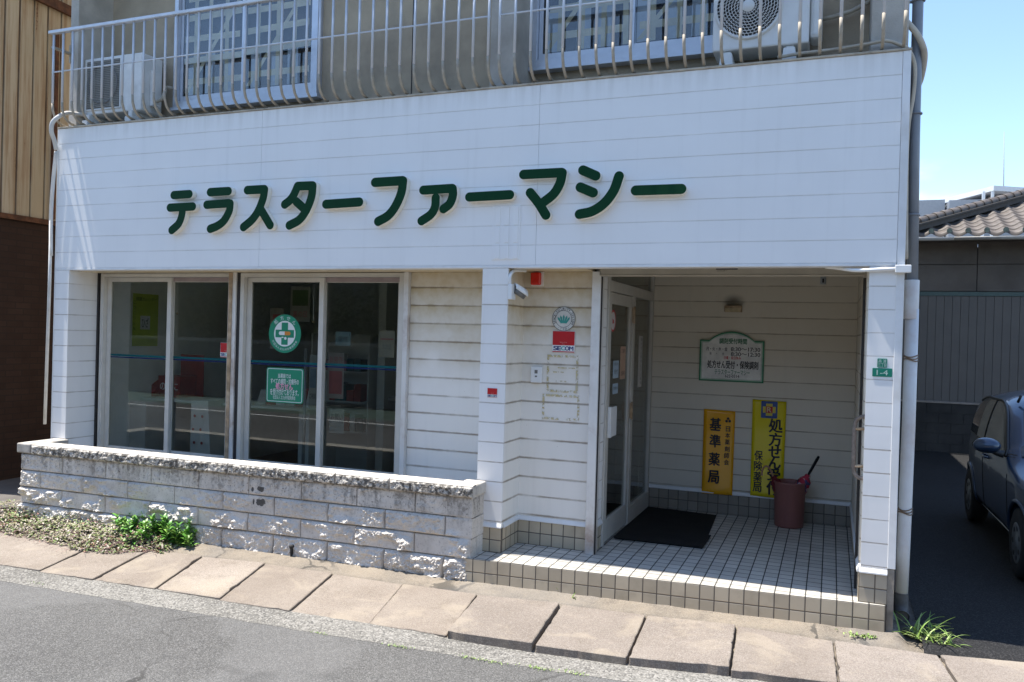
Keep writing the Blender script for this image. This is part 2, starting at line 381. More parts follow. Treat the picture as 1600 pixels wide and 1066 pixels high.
M['stucco'] = simple('rough_beige_stucco', (0.45, 0.36, 0.255), 0.9, 0.12, 3, bump=0.9, bsc=110, dirt=(0.2, 0.175, 0.145), dirtamt=0.6)
M['pier'] = simple('concrete_pier', (0.50, 0.46, 0.40), 0.9, 0.12, 4, bump=0.7, bsc=90, dirt=(0.24, 0.21, 0.18), dirtamt=0.5)
M['ledge'] = simple('weathered_ledge', (0.46, 0.41, 0.33), 0.85, 0.2, 10, bump=0.5, bsc=60, dirt=(0.16, 0.13, 0.10), dirtamt=0.7)
M['green'] = simple('sign_green', (0.003, 0.042, 0.015), 0.6, 0.06, spec=0.15)
M['cream'] = simple('sign_return_cream', (0.78, 0.74, 0.64), 0.5, 0.03)
M['white'] = simple('white_plastic', (0.78, 0.78, 0.76), 0.4, 0.03)
M['offwhite'] = simple('offwhite_metal', (0.84, 0.83, 0.80), 0.45, 0.06, 8, dirt=(0.3, 0.26, 0.2), dirtamt=0.3)
M['acgrille'] = simple('grille_grey', (0.16, 0.155, 0.145), 0.5, 0.1)
M['black'] = simple('black_rubber', (0.012, 0.012, 0.013), 0.85, 0.3, 60, bump=0.4, bsc=200, spec=0.2)
M['ink'] = simple('black_ink', (0.010, 0.010, 0.012), 0.5, 0.05)
M['red'] = simple('red_print', (0.50, 0.012, 0.015), 0.4, 0.04)
M['redlamp'] = simple('red_lens', (0.62, 0.02, 0.008), 0.2, 0.1)
M['steelblue'] = simple('dark_grey_downspout', (0.22, 0.24, 0.27), 0.4, 0.1, 5)
M['pipewhite'] = simple('chalky_white_pipe', (0.66, 0.66, 0.66), 0.55, 0.06, 5, dirt=(0.42, 0.22, 0.15), dirtamt=0.55)
M['hose'] = simple('beige_pipe_wrap', (0.50, 0.44, 0.35), 0.7, 0.12, 12, dirt=(0.3, 0.24, 0.17), dirtamt=0.4)
M['cable'] = simple('white_conduit', (0.62, 0.60, 0.56), 0.5, 0.08, 10, dirt=(0.4, 0.3, 0.2), dirtamt=0.3)
M['rail'] = simple('aluminium_rail', (0.60, 0.62, 0.66), 0.42, 0.08, 6, metal=0.2)
M['railfoot'] = simple('tan_rail_foot', (0.40, 0.345, 0.27), 0.7, 0.15, 20, metal=0.0)  # tan tone on the lower bars, foot rail and wall bracket

# ------------------------------------------------------------------ ground, road, pavement
def interp(x, K):
    return float(np.interp(x, [k[0] for k in K], [k[1] for k in K]))
KF = [(-40, -3.0), (-9, -1.45), (-6, -1.31), (-4.7, -1.245), (-3.5, -1.20), (-2.3, -1.15), (-1.7, -1.12), (-1.12, -1.07), (-0.5, -0.97), (0.1, -0.88), (0.9, -0.74), (3, -0.45), (9, 0.2), (40, 3)]
KB = [(-40, -2.4), (-9, -0.78), (-6, -0.64), (-4.9, -0.56), (-4.3, -0.50), (-3.6, -0.49), (-3, -0.46), (-2.4, -0.44), (-1.78, -0.38), (-1.16, -0.325), (-0.55, -0.265), (0.07, -0.255), (0.69, -0.22), (1.6, -0.10), (9, 0.8), (40, 3.9)]
Fx = lambda x: interp(x, KF); Bx = lambda x: interp(x, KB)
Ax = lambda x: Fx(x) - (0.16 + 0.05*math.exp(-((x+6)/4)**2) if x > -20 else 0.2)
STEP = lambda x: -0.05 + 0.078*x            # the tiled step and the pavement run a little askew to the shopfront

def sheet(name, rows, mat, kind='structure', smooth=True):
    mb = MB(); mb.grid(np.array(rows, float), smooth=smooth); o = mb.build(name, mat); o['kind'] = kind; return o
# one ground sheet to the horizon
g = MB(); g.add([(-400, -400, -0.2), (400, -400, -0.2), (400, 400, -0.2), (-400, 400, -0.2)], [(0, 1, 2, 3)])
tag(g.build('ground', simple('distant_ground', (0.16, 0.155, 0.15), 0.9, 0.15, 0.3)), kind='structure')
xs = np.concatenate([np.linspace(-40, -10, 16), np.linspace(-9.5, 4, 60), np.linspace(5, 40, 16)])
sheet('road', [[(x, -9.0+0.05*x, -0.10), (x, -5.0+0.05*x, -0.085), (x, Ax(x)-0.25, -0.092), (x, Ax(x)+0.03, -0.092)] for x in xs], M['asphalt'])
ln = MB(); ln.grid(np.array([[(x, -8.32+0.05*x, -0.0945), (x, -8.17+0.05*x, -0.094)] for x in np.linspace(-40, 40, 40)]))
tag(ln.build('road_line', simple('road_paint', (0.75, 0.75, 0.73), 0.6, 0.08, 20)), kind='structure')
gp = MB(); gp.grid(np.array([[(x, -11.0+0.05*x, -0.10), (x, -9.0+0.05*x, -0.10)] for x in np.linspace(-40, 40, 40)]))
tag(gp.build('green_path', simple('green_path_paint', (0.07, 0.11, 0.085), 0.8, 0.2, 3)), kind='structure')
xf = np.linspace(-9.5, 5, 300)
def gz(x, k, y): return 0.006*mnoise.noise((x*9, y*9, k)) + 0.004*mnoise.noise((x*31, y*31, k+3))
sheet('gutter', [[(x, Ax(x)-0.03+0.02*mnoise.noise((x*5, 1, 0))+0.012*mnoise.noise((x*21, 4, 0)), -0.0905), (x, Ax(x)+0.05, -0.084+gz(x, 1, 0)*0.4), (x, (Ax(x)+Fx(x))/2, -0.079+gz(x, 2, 1)*0.5),
                  (x, Fx(x)-0.004, (-0.076 if x > -2.4 else -0.066)+gz(x, 3, 2)*0.4), (x, Fx(x)+0.12, -0.078)] for x in xf], M['gutter'])
rows = []
for x in np.linspace(-9.5, 5, 260):
    yb = Bx(x); ys = STEP(x)
    rows.append([(x, Fx(x)+0.015, -0.088), (x, Fx(x)+0.03, -0.072), (x, yb-0.03, -0.035), (x, yb-0.008+0.01*mnoise.noise((x*7, 2, 2)), -0.030)] +
                [(x, yb+(ys+0.05-yb)*k, -0.003+0.033*k+gz(x, 5+k, k)) for k in (0.02, 0.25, 0.5, 0.75, 1.0)] + [(x, 0.5, 0.03)])
    if x > 0.47: rows[-1] = [(a, b, min(c, -0.03)) for a, b, c in rows[-1]]
sheet('pavement_bed', rows, M['mortar'])
# concrete slabs over the drain
JT = [(-9.9, -9.9), (-9.3, -9.28), (-8.7, -8.66), (-8.1, -8.04), (-7.35, -7.25), (-6.64, -6.62), (-5.975, -5.88), (-5.43, -5.32), (-4.90, -4.73), (-4.30, -4.14), (-3.645, -3.525), (-3.03, -2.90), (-2.41, -2.32), (-1.777, -1.714),
      (-1.162, -1.12), (-0.554, -0.516), (0.066, 0.092), (0.686, 0.76), (1.31, 1.42), (1.93, 2.08), (2.55, 2.74), (3.2, 3.4), (3.8, 4.05)]
def slab(i):
    (b0, f0), (b1, f1) = JT[i], JT[i+1]; raised = b0 > -2.45
    gl, gr = (0.006+0.007*random.random(), 0.006+0.007*random.random()) if raised else (0.0035+0.004*random.random(), 0.0035+0.004*random.random())
    if i in (13,): gl = 0.012
    zb = 0.000; zf = -0.024 if raised else -0.062
    tilt = random.uniform(-0.010, 0.010)
    def corner(x, t): return x
    fo = random.uniform(-0.012, 0.012)
    c = [(b0+gl, Bx(b0)), (f0+gl, Fx(f0)+fo), (f1-gr, Fx(f1)+fo), (b1-gr, Bx(b1))]
    pts = []
    for k in range(4):
        a, d = np.array(c[k]), np.array(c[(k+1) % 4]); L = np.linalg.norm(d-a); n = max(8, int(L/0.028)); nr = np.array([(d-a)[1], -(d-a)[0]])/L
        r0 = 0.003+0.006*random.random()
        for j in range(n):
            t = (r0/L) + (1-2*r0/L)*j/(n-1)
            p = a+(d-a)*t + nr*(0.0035*mnoise.noise((i*3.1+t*9, k, 0))+0.003*mnoise.noise((i*5.7+t*33, k, 4))+ (-0.022*max(0, mnoise.noise((t*5+i*2.7, k*1.7, 9))-0.28)*2))
            pts.append(p)
    yb, yf = Bx((b0+b1)/2), Fx((f0+f1)/2)
    def z(p): 
        t = (p[1]-yb)/(yf-yb); return zb+(zf-zb)*t + tilt*(p[0]-b0)/0.6
    mb = MB(); n = len(pts); cx = np.mean(pts, 0)
    top = [(p[0], p[1], z(p)-0.004) for p in pts]
    ins = [(p[0]+(cx[0]-p[0])*0.018, p[1]+(cx[1]-p[1])*0.014, z(p)) for p in pts]
    bot = [(p[0], p[1], z(p)-0.075) for p in pts]
    vs = top+ins+bot
    mb.add(vs, [tuple(range(n, 2*n))] + [(k, (k+1) % n, n+(k+1) % n, n+k) for k in range(n)] + [(2*n+k, 2*n+(k+1) % n, (k+1) % n, k) for k in range(n)])
    o = mb.build('pavement_slab', M['slab2'] if raised and random.random() < 0.75 else M['slab']); o['kind'] = 'structure'; return o
for i in range(len(JT)-1): slab(i)
# car park beside the shop, and the dark alley on the other side
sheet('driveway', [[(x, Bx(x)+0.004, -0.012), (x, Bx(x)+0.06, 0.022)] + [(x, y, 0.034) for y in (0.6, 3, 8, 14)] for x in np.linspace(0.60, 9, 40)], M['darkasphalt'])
sheet('soil_strip', [[(x, 0.06, 0.020), (x, 0.2, 0.026), (x, 4, 0.026), (x, 10, 0.026)] for x in np.linspace(0.42, 0.66, 6)], simple('dark_soil', (0.06, 0.052, 0.045), 0.95, 0.35, 30, bump=1.0, bsc=60))
sheet('alley', [[(x, -0.20, 0.030), (x, 1, 0.034), (x, 5, 0.034), (x, 14, 0.034)] for x in np.linspace(-9.6, -7.2, 6)], simple('alley_ground', (0.10, 0.09, 0.08), 0.9, 0.2, 4, bump=0.6, bsc=40))

# ------------------------------------------------------------------ block wall in front of the windows
def vnoise(u, v, seed):
    r = np.random.default_rng(seed); T = r.random((256, 256))
    iu, iv = np.floor(u).astype(int), np.floor(v).astype(int); fu, fv = u-iu, v-iv
    fu = fu*fu*(3-2*fu); fv = fv*fv*(3-2*fv)
    a = T[iu % 256, iv % 256]; b = T[(iu+1) % 256, iv % 256]; c = T[iu % 256, (iv+1) % 256]; d = T[(iu+1) % 256, (iv+1) % 256]
    return (a*(1-fu)+b*fu)*(1-fv)+(c*(1-fu)+d*fu)*fv
def fbm(u, v, seed, o=4, g=0.5):
    s = 0; a = 1; n = 0
    for k in range(o): s = s+a*vnoise(u*2**k+17*k, v*2**k+31*k, seed+k); n += a; a *= g
    return s/n
WX0, WX1 = -7.30, -2.575
WY = lambda x: -0.225 + 0.036*(x-WX1)           # wall face; the coping stands 22 mm proud of it
def m_block():
    t = NT('splitface_block'); p = t.pos(); x, y, z = t.sep(p)
    n1 = t.noise(p, 3, 6, 0.6); n2 = t.noise(p, 28, 6, 0.65); st = t.noise(t.scale(p, (14, 14, 1.4)), 1.0, 6, 0.65)
    c = t.mix(t.ss(n1, 0.3, 0.7), (0.53, 0.485, 0.43), (0.70, 0.655, 0.595))
    c = t.mix(t.m('MULTIPLY', t.ss(n2, 0.45, 0.7), 0.35), c, (0.42, 0.38, 0.33))
    # mould: hangs down from the coping in streaks and speckles
    hi = t.ss(z, 0.32, 0.66)
    mo = t.m('MULTIPLY', t.ss(t.m('ADD', st, t.m('MULTIPLY', hi, 0.16)), 0.57, 0.74), t.m('ADD', 0.12, t.m('MULTIPLY', hi, 0.42)))
    mo = t.m('MULTIPLY', mo, t.ss(n2, 0.36, 0.58), clamp=True)
    c = t.mix(mo, c, (0.055, 0.048, 0.04))
    sp = t.m('MULTIPLY', t.ss(t.noise(p, 60, 4, 0.65), 0.56, 0.66), t.m('ADD', 0.30, t.m('MULTIPLY', hi, 0.45)))
    c = t.mix(sp, c, (0.10, 0.09, 0.075))
    # two smears of black paint
    def blob(px, py, rx, rz):
        q = atY(px, py, -0.36)
        dx = t.m('DIVIDE', t.m('SUBTRACT', x, q[0]), rx); dz = t.m('DIVIDE', t.m('SUBTRACT', z, q[2]), rz)
        d = t.m('ADD', t.m('MULTIPLY', dx, dx), t.m('MULTIPLY', dz, dz))
        return t.m('SUBTRACT', 1.0, t.ss(t.m('ADD', d, t.m('MULTIPLY', t.m('SUBTRACT', n2, 0.5), 3.0)), 0.6, 1.0))
    for b in ((400.5, 766, 0.045, 0.026), (400, 787, 0.05, 0.036), (388, 766, 0.014, 0.022), (389, 786, 0.012, 0.03)):
        c = t.mix(t.m('MULTIPLY', blob(*b), 0.85), c, (0.02, 0.02, 0.02))
    t.bump(t.noise(p, 120, 5), 0.35, 0.004)
    return t.fin(c, 0.9, spec=0.2)
M['block'] = m_block()
M['coping'] = simple('coping_concrete', (0.56, 0.52, 0.46), 0.9, 0.12, 7, bump=0.5, bsc=90, dirt=(0.10, 0.085, 0.07), dirtamt=0.65)
def m_copingface():
    t = NT('mouldy_split_coping'); p = t.pos(); n1 = t.noise(p, 2.5, 5); n2 = t.noise(p, 26, 6, 0.7); n3 = t.noise(p, 90, 4, 0.7)
    c = t.mix(n1, (0.50, 0.46, 0.40), (0.62, 0.58, 0.52))
    c = t.mix(t.m('MULTIPLY', t.ss(t.m('ADD', n2, t.m('MULTIPLY', n1, 0.25)), 0.55, 0.70), 0.85), c, (0.045, 0.04, 0.035))
    c = t.mix(t.m('MULTIPLY', t.ss(n3, 0.52, 0.62), 0.5), c, (0.10, 0.09, 0.075))
    t.bump(n3, 0.5, 0.005); return t.fin(c, 0.95, spec=0.15)
M['copingface'] = m_copingface()
NY = (0, -1, 0)
wall = thing('block_wall', 'low whitewashed split face block wall with overhanging coping below the shop windows', 'wall', (-4.9, -0.3, 0.0))
def rough_face(mb, x0, x1, z0, z1, yf, amp, seed, res=0.0060, joint=0.006, jd=0.020, mi=0, chip=1.0, full=False):
    nx, nz = max(3, int((x1-x0)/res)), max(3, int((z1-z0)/res))
    X = np.linspace(x0, x1, nx)[:, None]*np.ones((1, nz)); Z = np.ones((nx, 1))*np.linspace(z0, z1, nz)[None, :]
    big = fbm(X*7+3, Z*9+5, seed, 2); fine = fbm(X*34, Z*34, seed+40, 4, 0.6)
    ridged = 1-np.abs(2*fbm(X*16, Z*18, seed+80, 3)-1)
    e = np.minimum(np.minimum(X-x0, x1-X), np.minimum(Z-z0, z1-Z)); m = np.clip((e-joint)/0.012, 0, 1); m = m*m*(3-2*m)
    patch = np.clip((big-0.42)*4.5, 0, 1) if not full else 0.65+0.35*np.clip((big-0.3)*3, 0, 1)
    tiny = fbm(X*95, Z*95, seed+120, 2, 0.7)
    h = 0.003*fine + amp*patch*(0.2+0.8*fine)*ridged*chip*1.25 + amp*0.28*patch*(tiny-0.35) + 0.002
    h = h*(0.15+0.85*m)
    h = np.where(e < joint*0.62, -jd, h*np.clip(e/joint, 0, 1))
    Y = np.vectorize(yf)(X) - h
    mb.grid(np.stack([X, Y, Z], -1), mi, smooth=False)
body = MB()
zc = [0.00, 0.185, 0.343, 0.503, 0.668]; amps = [0.046, 0.044, 0.032, 0.014]
for c in range(4):
    z0, z1 = zc[c], zc[c+1]; L = 0.53; x = WX0 - (0 if c % 2 else L/2) ; k = 0
    x0 = WX0
    while x0 < WX1-0.01:
        x1 = min(WX1, x+L)
        if WX1-x1 < 0.12: x1 = WX1
        if x1-x0 > 0.02:
            a = amps[c]*(0.6+0.8*random.random())
            if c == 2 and x1 > WX1-0.55: a = 0.028
            rough_face(body, x0, x1, z0, z1, WY, a, 100*c+k, full=(c == 0 or random.random() < 0.25))
        x0 = x1; x = x1; k += 1
# core and the two returns
yl, yr = WY(WX0), WY(WX1)
body.hexa([(WX0, yl+0.013, 0.0), (WX1, yr+0.013, 0.0), (WX1, yr+0.14, 0.0), (WX0, yl+0.14, 0.0), (WX0, yl+0.013, 0.668), (WX1, yr+0.013, 0.668), (WX1, yr+0.14, 0.668), (WX0, yl+0.14, 0.668)], 1)
for c in range(4):                      # right-hand return, seen from the entrance
    ys = [yr-0.004, yr+0.10, 0.02] if c % 2 else [yr-0.004, -0.05, 0.02]
    for a, b in zip(ys, ys[1:]): body.box(WX1-0.14, WX1+0.004*((c+1) % 2)+0.006, a+0.003, b-0.003, zc[c]+0.004, zc[c+1]-0.004)
body.box(WX1-0.13, WX1-0.002, yr, 0.015, 0.0, 0.667)
body.box(WX0-0.0, WX0+0.14, yl+0.02, 0.0, 0.0, 0.667)
body.build('wall_body', [M['block'], simple('dirty_mortar_joint', (0.20, 0.17, 0.13), 0.95, 0.35, 9, dirt=(0.05, 0.045, 0.04), dirtamt=0.8)], wall)
# coping stones
cx = [WX0-0.035, -7.14, -6.76, -6.30, -5.84, -5.39, -4.85, -4.36, -3.78, -3.28, WX1+0.025]
for i in range(len(cx)-1):
    a, b = cx[i]+0.004, cx[i+1]-0.004; mb = MB(); yf = lambda x: WY(x)-0.030
    if i == 0:
        mb.hexa([(a, yl-0.03, 0.672), (b, yl-0.03, 0.672), (b, 0.0, 0.672), (a, 0.0, 0.672), (a, yl-0.03, 0.765), (b, yl-0.03, 0.765), (b, 0.0, 0.765), (a, 0.0, 0.765)])
        mb.build('coping_stone', M['coping'], wall, bevel=0.012, seg=3); continue
    n = 12 if i < 9 else 14
    rough_face(mb, a, b, 0.670, 0.757, yf, 0.022, 900+i, res=0.0055, joint=0.003, jd=0.0, chip=1.0, mi=1, full=True)
    # rounded top edge, top and back
    X = np.linspace(a, b, 30)
    prof = [(0.0, 0.757), (0.006, 0.763), (0.016, 0.766), (0.17, 0.766), (0.172, 0.67)]
    P = np.array([[(x, yf(x)-0.002+d+(0.003*mnoise.noise((x*30, d*50, i)) if d < 0.02 else 0), z+(0.0012*mnoise.noise((x*20, d*30, i)) if z > 0.76 else 0)) for d, z in prof] for x in X])
    mb.grid(P, smooth=False)
    mb.hexa([(a, yf(a)+0.008, 0.670), (b, yf(b)+0.008, 0.670), (b, yf(b)+0.17, 0.670), (a, yf(a)+0.17, 0.670), (a, yf(a)+0.008, 0.756), (b, yf(b)+0.008, 0.756), (b, yf(b)+0.17, 0.756), (a, yf(a)+0.17, 0.756)])
    for x in (a-0.0006, b+0.0006): mb.add([(x, yf(x)-0.004, 0.67), (x, yf(x)+0.17, 0.67), (x, yf(x)+0.17, 0.765), (x, yf(x)-0.004, 0.757)], [(0, 1, 2, 3)])
    mb.build('coping_stone', [M['coping'], M['copingface']], wall)
mb = MB(); mb.hexa([(WX1-0.15, yr+0.15, 0.670), (WX1+0.028, yr+0.02, 0.670), (WX1+0.028, -0.004, 0.670), (WX1-0.15, -0.004, 0.670), (WX1-0.15, yr+0.15, 0.768), (WX1+0.028, yr+0.02, 0.768), (WX1+0.028, -0.004, 0.768), (WX1-0.15, -0.004, 0.768)])
mb.build('coping_stone', M['coping'], wall, bevel=0.016, seg=3)
q = atY(458.8, 853, WY(-4)-0.01)
mb = MB(); mb.lathe([(0.0, 0.0), (0.015, 0.0), (0.017, -0.04)], (q[0], WY(q[0])-0.046, q[2]), 20, axis='Y'); mb.prism([(q[0]-0.007, q[2]-0.01), (q[0]-0.003, q[2]-0.09), (q[0]+0.003, q[2]-0.09), (q[0]+0.007, q[2]-0.01)], (0, WY(q[0]), 0), FU, FV, NY, 0, 0.043)
mb.build('drain_hole', M['dark'], wall)

# ------------------------------------------------------------------ the shop building
B = thing('pharmacy_building', 'pharmacy building with white boarded ground floor, recessed tiled entrance and railed upper floor', 'building', (-3.5, 0.6, 0.0))
FL, FR, ZF0, ZF1 = -7.385, 0.437, 2.475, 3.913
HZ = [2.497-0.1575*k for k in range(14)]            # heights of the board joints below the fascia
def boards(mb, lines, u0, u1, O, U, N, cuts=(), th=0.02, g=0.0026, bv=0.004):
    """boards run along U between u0 and u1; lines = joint heights, ascending"""
    O, U, N = (np.array(a, float) for a in (O, U, N)); V = np.array([0, 0, 1.0])
    us = [u0]+list(cuts)+[u1]
    for z0, z1 in zip(lines, lines[1:]):
        if z1-z0 < 0.01: continue
        for a, b in zip(us, us[1:]):
            a2 = a+(0.0012 if a != u0 else 0); b2 = b-(0.0012 if b != u1 else 0)
            prof = [(z0, -th), (z0, -g), (z0+bv, 0), (z1-bv*0.6, 0), (z1-0.0004, -g), (z1-0.0004, -th)]
            n = len(prof); vs = [O+U*uu+V*z+N*d for uu in (a2, b2) for z, d in prof]
            mb.add(vs, [(k, (k+1) % n, n+(k+1) % n, n+k) for k in range(n)] + [tuple(range(n))[::-1], tuple(range(n, 2*n))])
    return mb
def clip_lines(z0, z1):
    return [z0] + sorted(z for z in HZ if z0+0.012 < z < z1-0.012) + [z1]
# fascia
fl = [2.497+0.1573*k for k in range(10)]; fl[-1] = ZF1
j1, j2 = atY(407, 300, 0)[0], atY(841, 250, 0)[0]
fm = boards(MB(), fl, FL, 0.386, (0, 0, 0), FU, NY, cuts=(j1, j2))
fm.box(FL+0.002, 0.385, 0.02, 0.12, ZF0+0.01, ZF1-0.01)
fm.build('fascia', M['fascia'], B)
mb = MB(); mb.box(FL+0.001, 0.3855, -0.002, 0.12, ZF0, 2.4965); mb.build('fascia_trim', M['trim'], B, bevel=0.003)
mb = MB(); mb.box(0.388, FR, -0.004, 0.14, 0.445, ZF1); mb.build('corner_trim', M['trim'], B, bevel=0.003)
mb = MB(); mb.box(FL-0.01, FR+0.004, -0.012, 0.12, ZF1+0.001, ZF1+0.016); mb.box(FL+0.006, FR-0.01, 0.03, 0.56, ZF1-0.10, ZF1); mb.build('balcony_ledge', M['ledge'], B, bevel=0.003)
# ribbed vent plate on the fascia
mb = MB(); mb.box(-2.560, -2.318, -0.006, 0.01, 2.540, 2.972)
for k in range(3):
    x = -2.530+0.078*k
    for a, b in ((2.55, 2.66), (2.675, 2.80), (2.815, 2.96)): mb.box(x, x+0.040, -0.011, 0.0, a, b)
mb.build('vent_plate', M['fascia'], B, bevel=0.003)
# pilasters and post
mb = boards(MB(), clip_lines(0.60, 2.474), FL, -7.197, (0, 0, 0), FU, NY)
boards(mb, clip_lines(0.60, 2.474), 0.0205, 0.40, (-7.197, 0, 0), SU, (1, 0, 0))
mb.box(FL+0.004, -7.21, 0.018, 0.42, 0.1, 2.47)
mb.build('pilaster', M['boards'], B)
mb = MB(); mb.box(FL-0.012, FL, -0.004, 0.12, 0.6, ZF1); mb.build('corner_trim', M['trim'], B, bevel=0.002)
mb = boards(MB(), clip_lines(0.437, 2.474), 0.222, 0.388, (0, 0, 0), FU, NY); mb.box(0.224, 0.43, 0.018, 0.14, 0.2, 2.47)
mb.build('pilaster', M['boards'], B)
mb = boards(MB(), clip_lines(0.435, 2.474), -2.633, -2.412, (0, 0, 0), FU, NY); mb.box(-2.63, -2.43, 0.018, 0.36, 0.2, 2.47)
mb.build('entrance_post', M['boards'], B)
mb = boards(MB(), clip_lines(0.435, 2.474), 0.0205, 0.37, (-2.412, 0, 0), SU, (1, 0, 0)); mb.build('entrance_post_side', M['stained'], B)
# walls in the recess
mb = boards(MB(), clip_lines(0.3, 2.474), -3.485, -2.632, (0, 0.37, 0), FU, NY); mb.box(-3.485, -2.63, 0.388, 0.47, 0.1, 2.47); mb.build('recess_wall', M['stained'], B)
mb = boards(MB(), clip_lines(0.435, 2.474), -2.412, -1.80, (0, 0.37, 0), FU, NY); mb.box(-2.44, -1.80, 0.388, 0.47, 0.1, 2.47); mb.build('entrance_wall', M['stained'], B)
# shutter guide rail, its housing, siding return
mb = MB(); mb.box(-1.800, -1.728, 0.285, 0.40, 0.201, 2.47); mb.box(-1.7275, -1.720, 0.30, 0.325, 0.201, 2.43, 1); mb.build('shutter_guide', [M['rusttrim'], M['dark']], B, bevel=0.003)
mb = boards(MB(), clip_lines(0.435, 2.5), 0.40, 0.56, (-1.745, 0, 0), SU, (1, 0, 0)); mb.box(-1.80, -1.764, 0.395, 0.56, 0.2, 2.5); mb.build('entrance_return', M['boards'], B)
mb = MB(); ZL = atY(1200, 430.5, 0.285)[2]; mb.box(-1.74, 0.20, 0.285, 0.40, ZL+0.007, 2.66); mb.box(-1.74, 0.20, 0.281, 0.404, ZL, ZL+0.0065); mb.build('shutter_housing', simple('beige_shutter_box', (0.46, 0.41, 0.33), 0.5, 0.08, 5, dirt=(0.25, 0.2, 0.13), dirtamt=0.4), B, bevel=0.002)
mb = MB(); mb.box(0.196, 0.212, 0.30, 0.36, 0.2, 2.42); mb.build('shutter_guide', M['dark'], B)
# porch shell
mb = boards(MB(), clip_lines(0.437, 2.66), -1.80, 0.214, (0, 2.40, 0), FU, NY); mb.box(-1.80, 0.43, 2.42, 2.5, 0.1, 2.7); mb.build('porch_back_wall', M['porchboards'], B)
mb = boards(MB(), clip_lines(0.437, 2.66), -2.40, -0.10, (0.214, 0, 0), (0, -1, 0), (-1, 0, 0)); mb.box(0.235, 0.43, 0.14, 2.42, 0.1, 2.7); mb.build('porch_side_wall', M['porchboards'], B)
mb = MB(); mb.box(-2.62, 0.43, 0.121, 2.5, 2.665, 2.72); mb.build('porch_ceiling', simple('dingy_ceiling', (0.40, 0.37, 0.31), 0.8), B)
mb = MB()
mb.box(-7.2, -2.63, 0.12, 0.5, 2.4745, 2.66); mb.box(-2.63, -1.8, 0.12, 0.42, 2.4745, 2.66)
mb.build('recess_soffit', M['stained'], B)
# upper storeys and the rear block
mb = MB(); mb.box(FL+0.05, FR-0.01, 0.54, 6.5, 2.725, 9.4); mb.box(FL+0.05, FR-0.01, 6.501, 10.5, 0.0, 5.4); mb.build('upper_wall', M['stucco'], B)
mb = MB(); mb.box(FL+0.003, FL+0.1, 0.45, 6.5, 0, 2.72); mb.box(0.3, FR-0.012, 2.51, 6.5, 0.0, 2.72); mb.box(FL+0.1, 0.3, 4.3, 6.5, 0, 2.72); mb.build('side_wall', M['stucco'], B)
for a, b in ((FL-0.01, -7.285), (-2.672, -2.462), (0.190, 0.425)):
    mb = MB(); mb.box(a, b, 0.115, 0.545, ZF1+0.003, 9.3); mb.build('pier', M['pier'], B, bevel=0.006)
jx = atY(645, 60, 0.54)[0]
mb = MB(); mb.box(jx-0.004, jx+0.004, 0.536, 0.55, ZF1+0.01, 6.5); mb.build('wall_joint', M['dark'], B)
ye = lambda x: -0.227+0.039*(x+1.73)  # added out-of-view slab; its skewed edge sets the shadow on front and porch floor
mb = MB(); mb.hexa([(-7.98, ye(-7.98), 6.6), (0.6, ye(0.6), 6.6), (0.6, 0.54, 6.6), (-7.98, 0.54, 6.6), (-7.98, ye(-7.98), 6.75), (0.6, ye(0.6), 6.75), (0.6, 0.54, 6.75), (-7.98, 0.54, 6.75)]); mb.build('shade_slab', M['pier'], B)
mb = MB(); mb.box(FL-0.2, FR+0.1, 0.4, 6.7, 9.401, 9.55); mb.build('roof', M['pier'], B)

# tiled step, floor and skirting
sx0, sx1 = -2.60, 0.385
mb = MB()
top = [(sx0, STEP(sx0)), (sx1, STEP(sx1)), (sx1, 0.02), (sx1, 2.40), (-1.79, 2.40), (-1.79, 0.37), (sx0, 0.37)]
mb.add([(x, y, 0.2) for x, y in top], [tuple(range(len(top)))])
mb.build('porch_floor', M['floortile'], B)
mb = MB(); mb.add([(sx0, STEP(sx0), 0.0), (sx1, STEP(sx1), 0.0), (sx1, STEP(sx1), 0.1995), (sx0, STEP(sx0), 0.1995)], [(0, 1, 2, 3)])
mb.add([(sx1, STEP(sx1), 0.0), (sx1, 0.1, 0.0), (sx1, 0.1, 0.1995), (sx1, STEP(sx1), 0.1995)], [(0, 1, 2, 3)])
mb.build('step_riser', M['fronttile'], B)
def skirt(u0, u1, O, U, N, mat, trim=True, z1=0.399):
    mb = MB(); mb.prism([(u0, 0.201), (u1, 0.201), (u1, z1), (u0, z1)], O, U, FV, N, -0.03, 0.002); o = mb.build('tile_skirting', mat, B)
    if trim:
        mb = MB(); mb.prism([(-0.02, z1+0.001), (0.016, z1+0.001), (0.016, z1+0.010), (0.003, z1+0.036), (-0.02, z1+0.036)], np.array(O, float), np.array(N, float), FV, np.array(U, float), u0-0.0, u1+0.0)
        mb.build('skirting_trim', M['trim'], B)
skirt(-2.633, -2.410, (0, 0, 0), FU, NY, M['basetile'])
skirt(0.0305, 0.368, (-2.412, 0, 0), SU, (1, 0, 0), M['sidetile'])
skirt(-2.410, -1.80, (0, 0.37, 0), FU, NY, M['basetile'])
skirt(0.40, 0.56, (-1.745, 0, 0), SU, (1, 0, 0), M['sidetile'])
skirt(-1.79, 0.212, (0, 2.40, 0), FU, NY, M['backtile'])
skirt(-2.398, -0.005, (0.214, 0, 0), (0, -1, 0), (-1, 0, 0), M['sidetile'])
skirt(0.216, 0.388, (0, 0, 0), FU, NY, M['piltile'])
mb = MB(); mb.box(0.39, 0.432, 0.0, 0.4, 0.0, 0.44); mb.build('plinth', simple('stained_plinth', (0.26, 0.23, 0.19), 0.9, 0.25, 9, bump=0.5, bsc=60, dirt=(0.06, 0.055, 0.05), dirtamt=0.8), B)

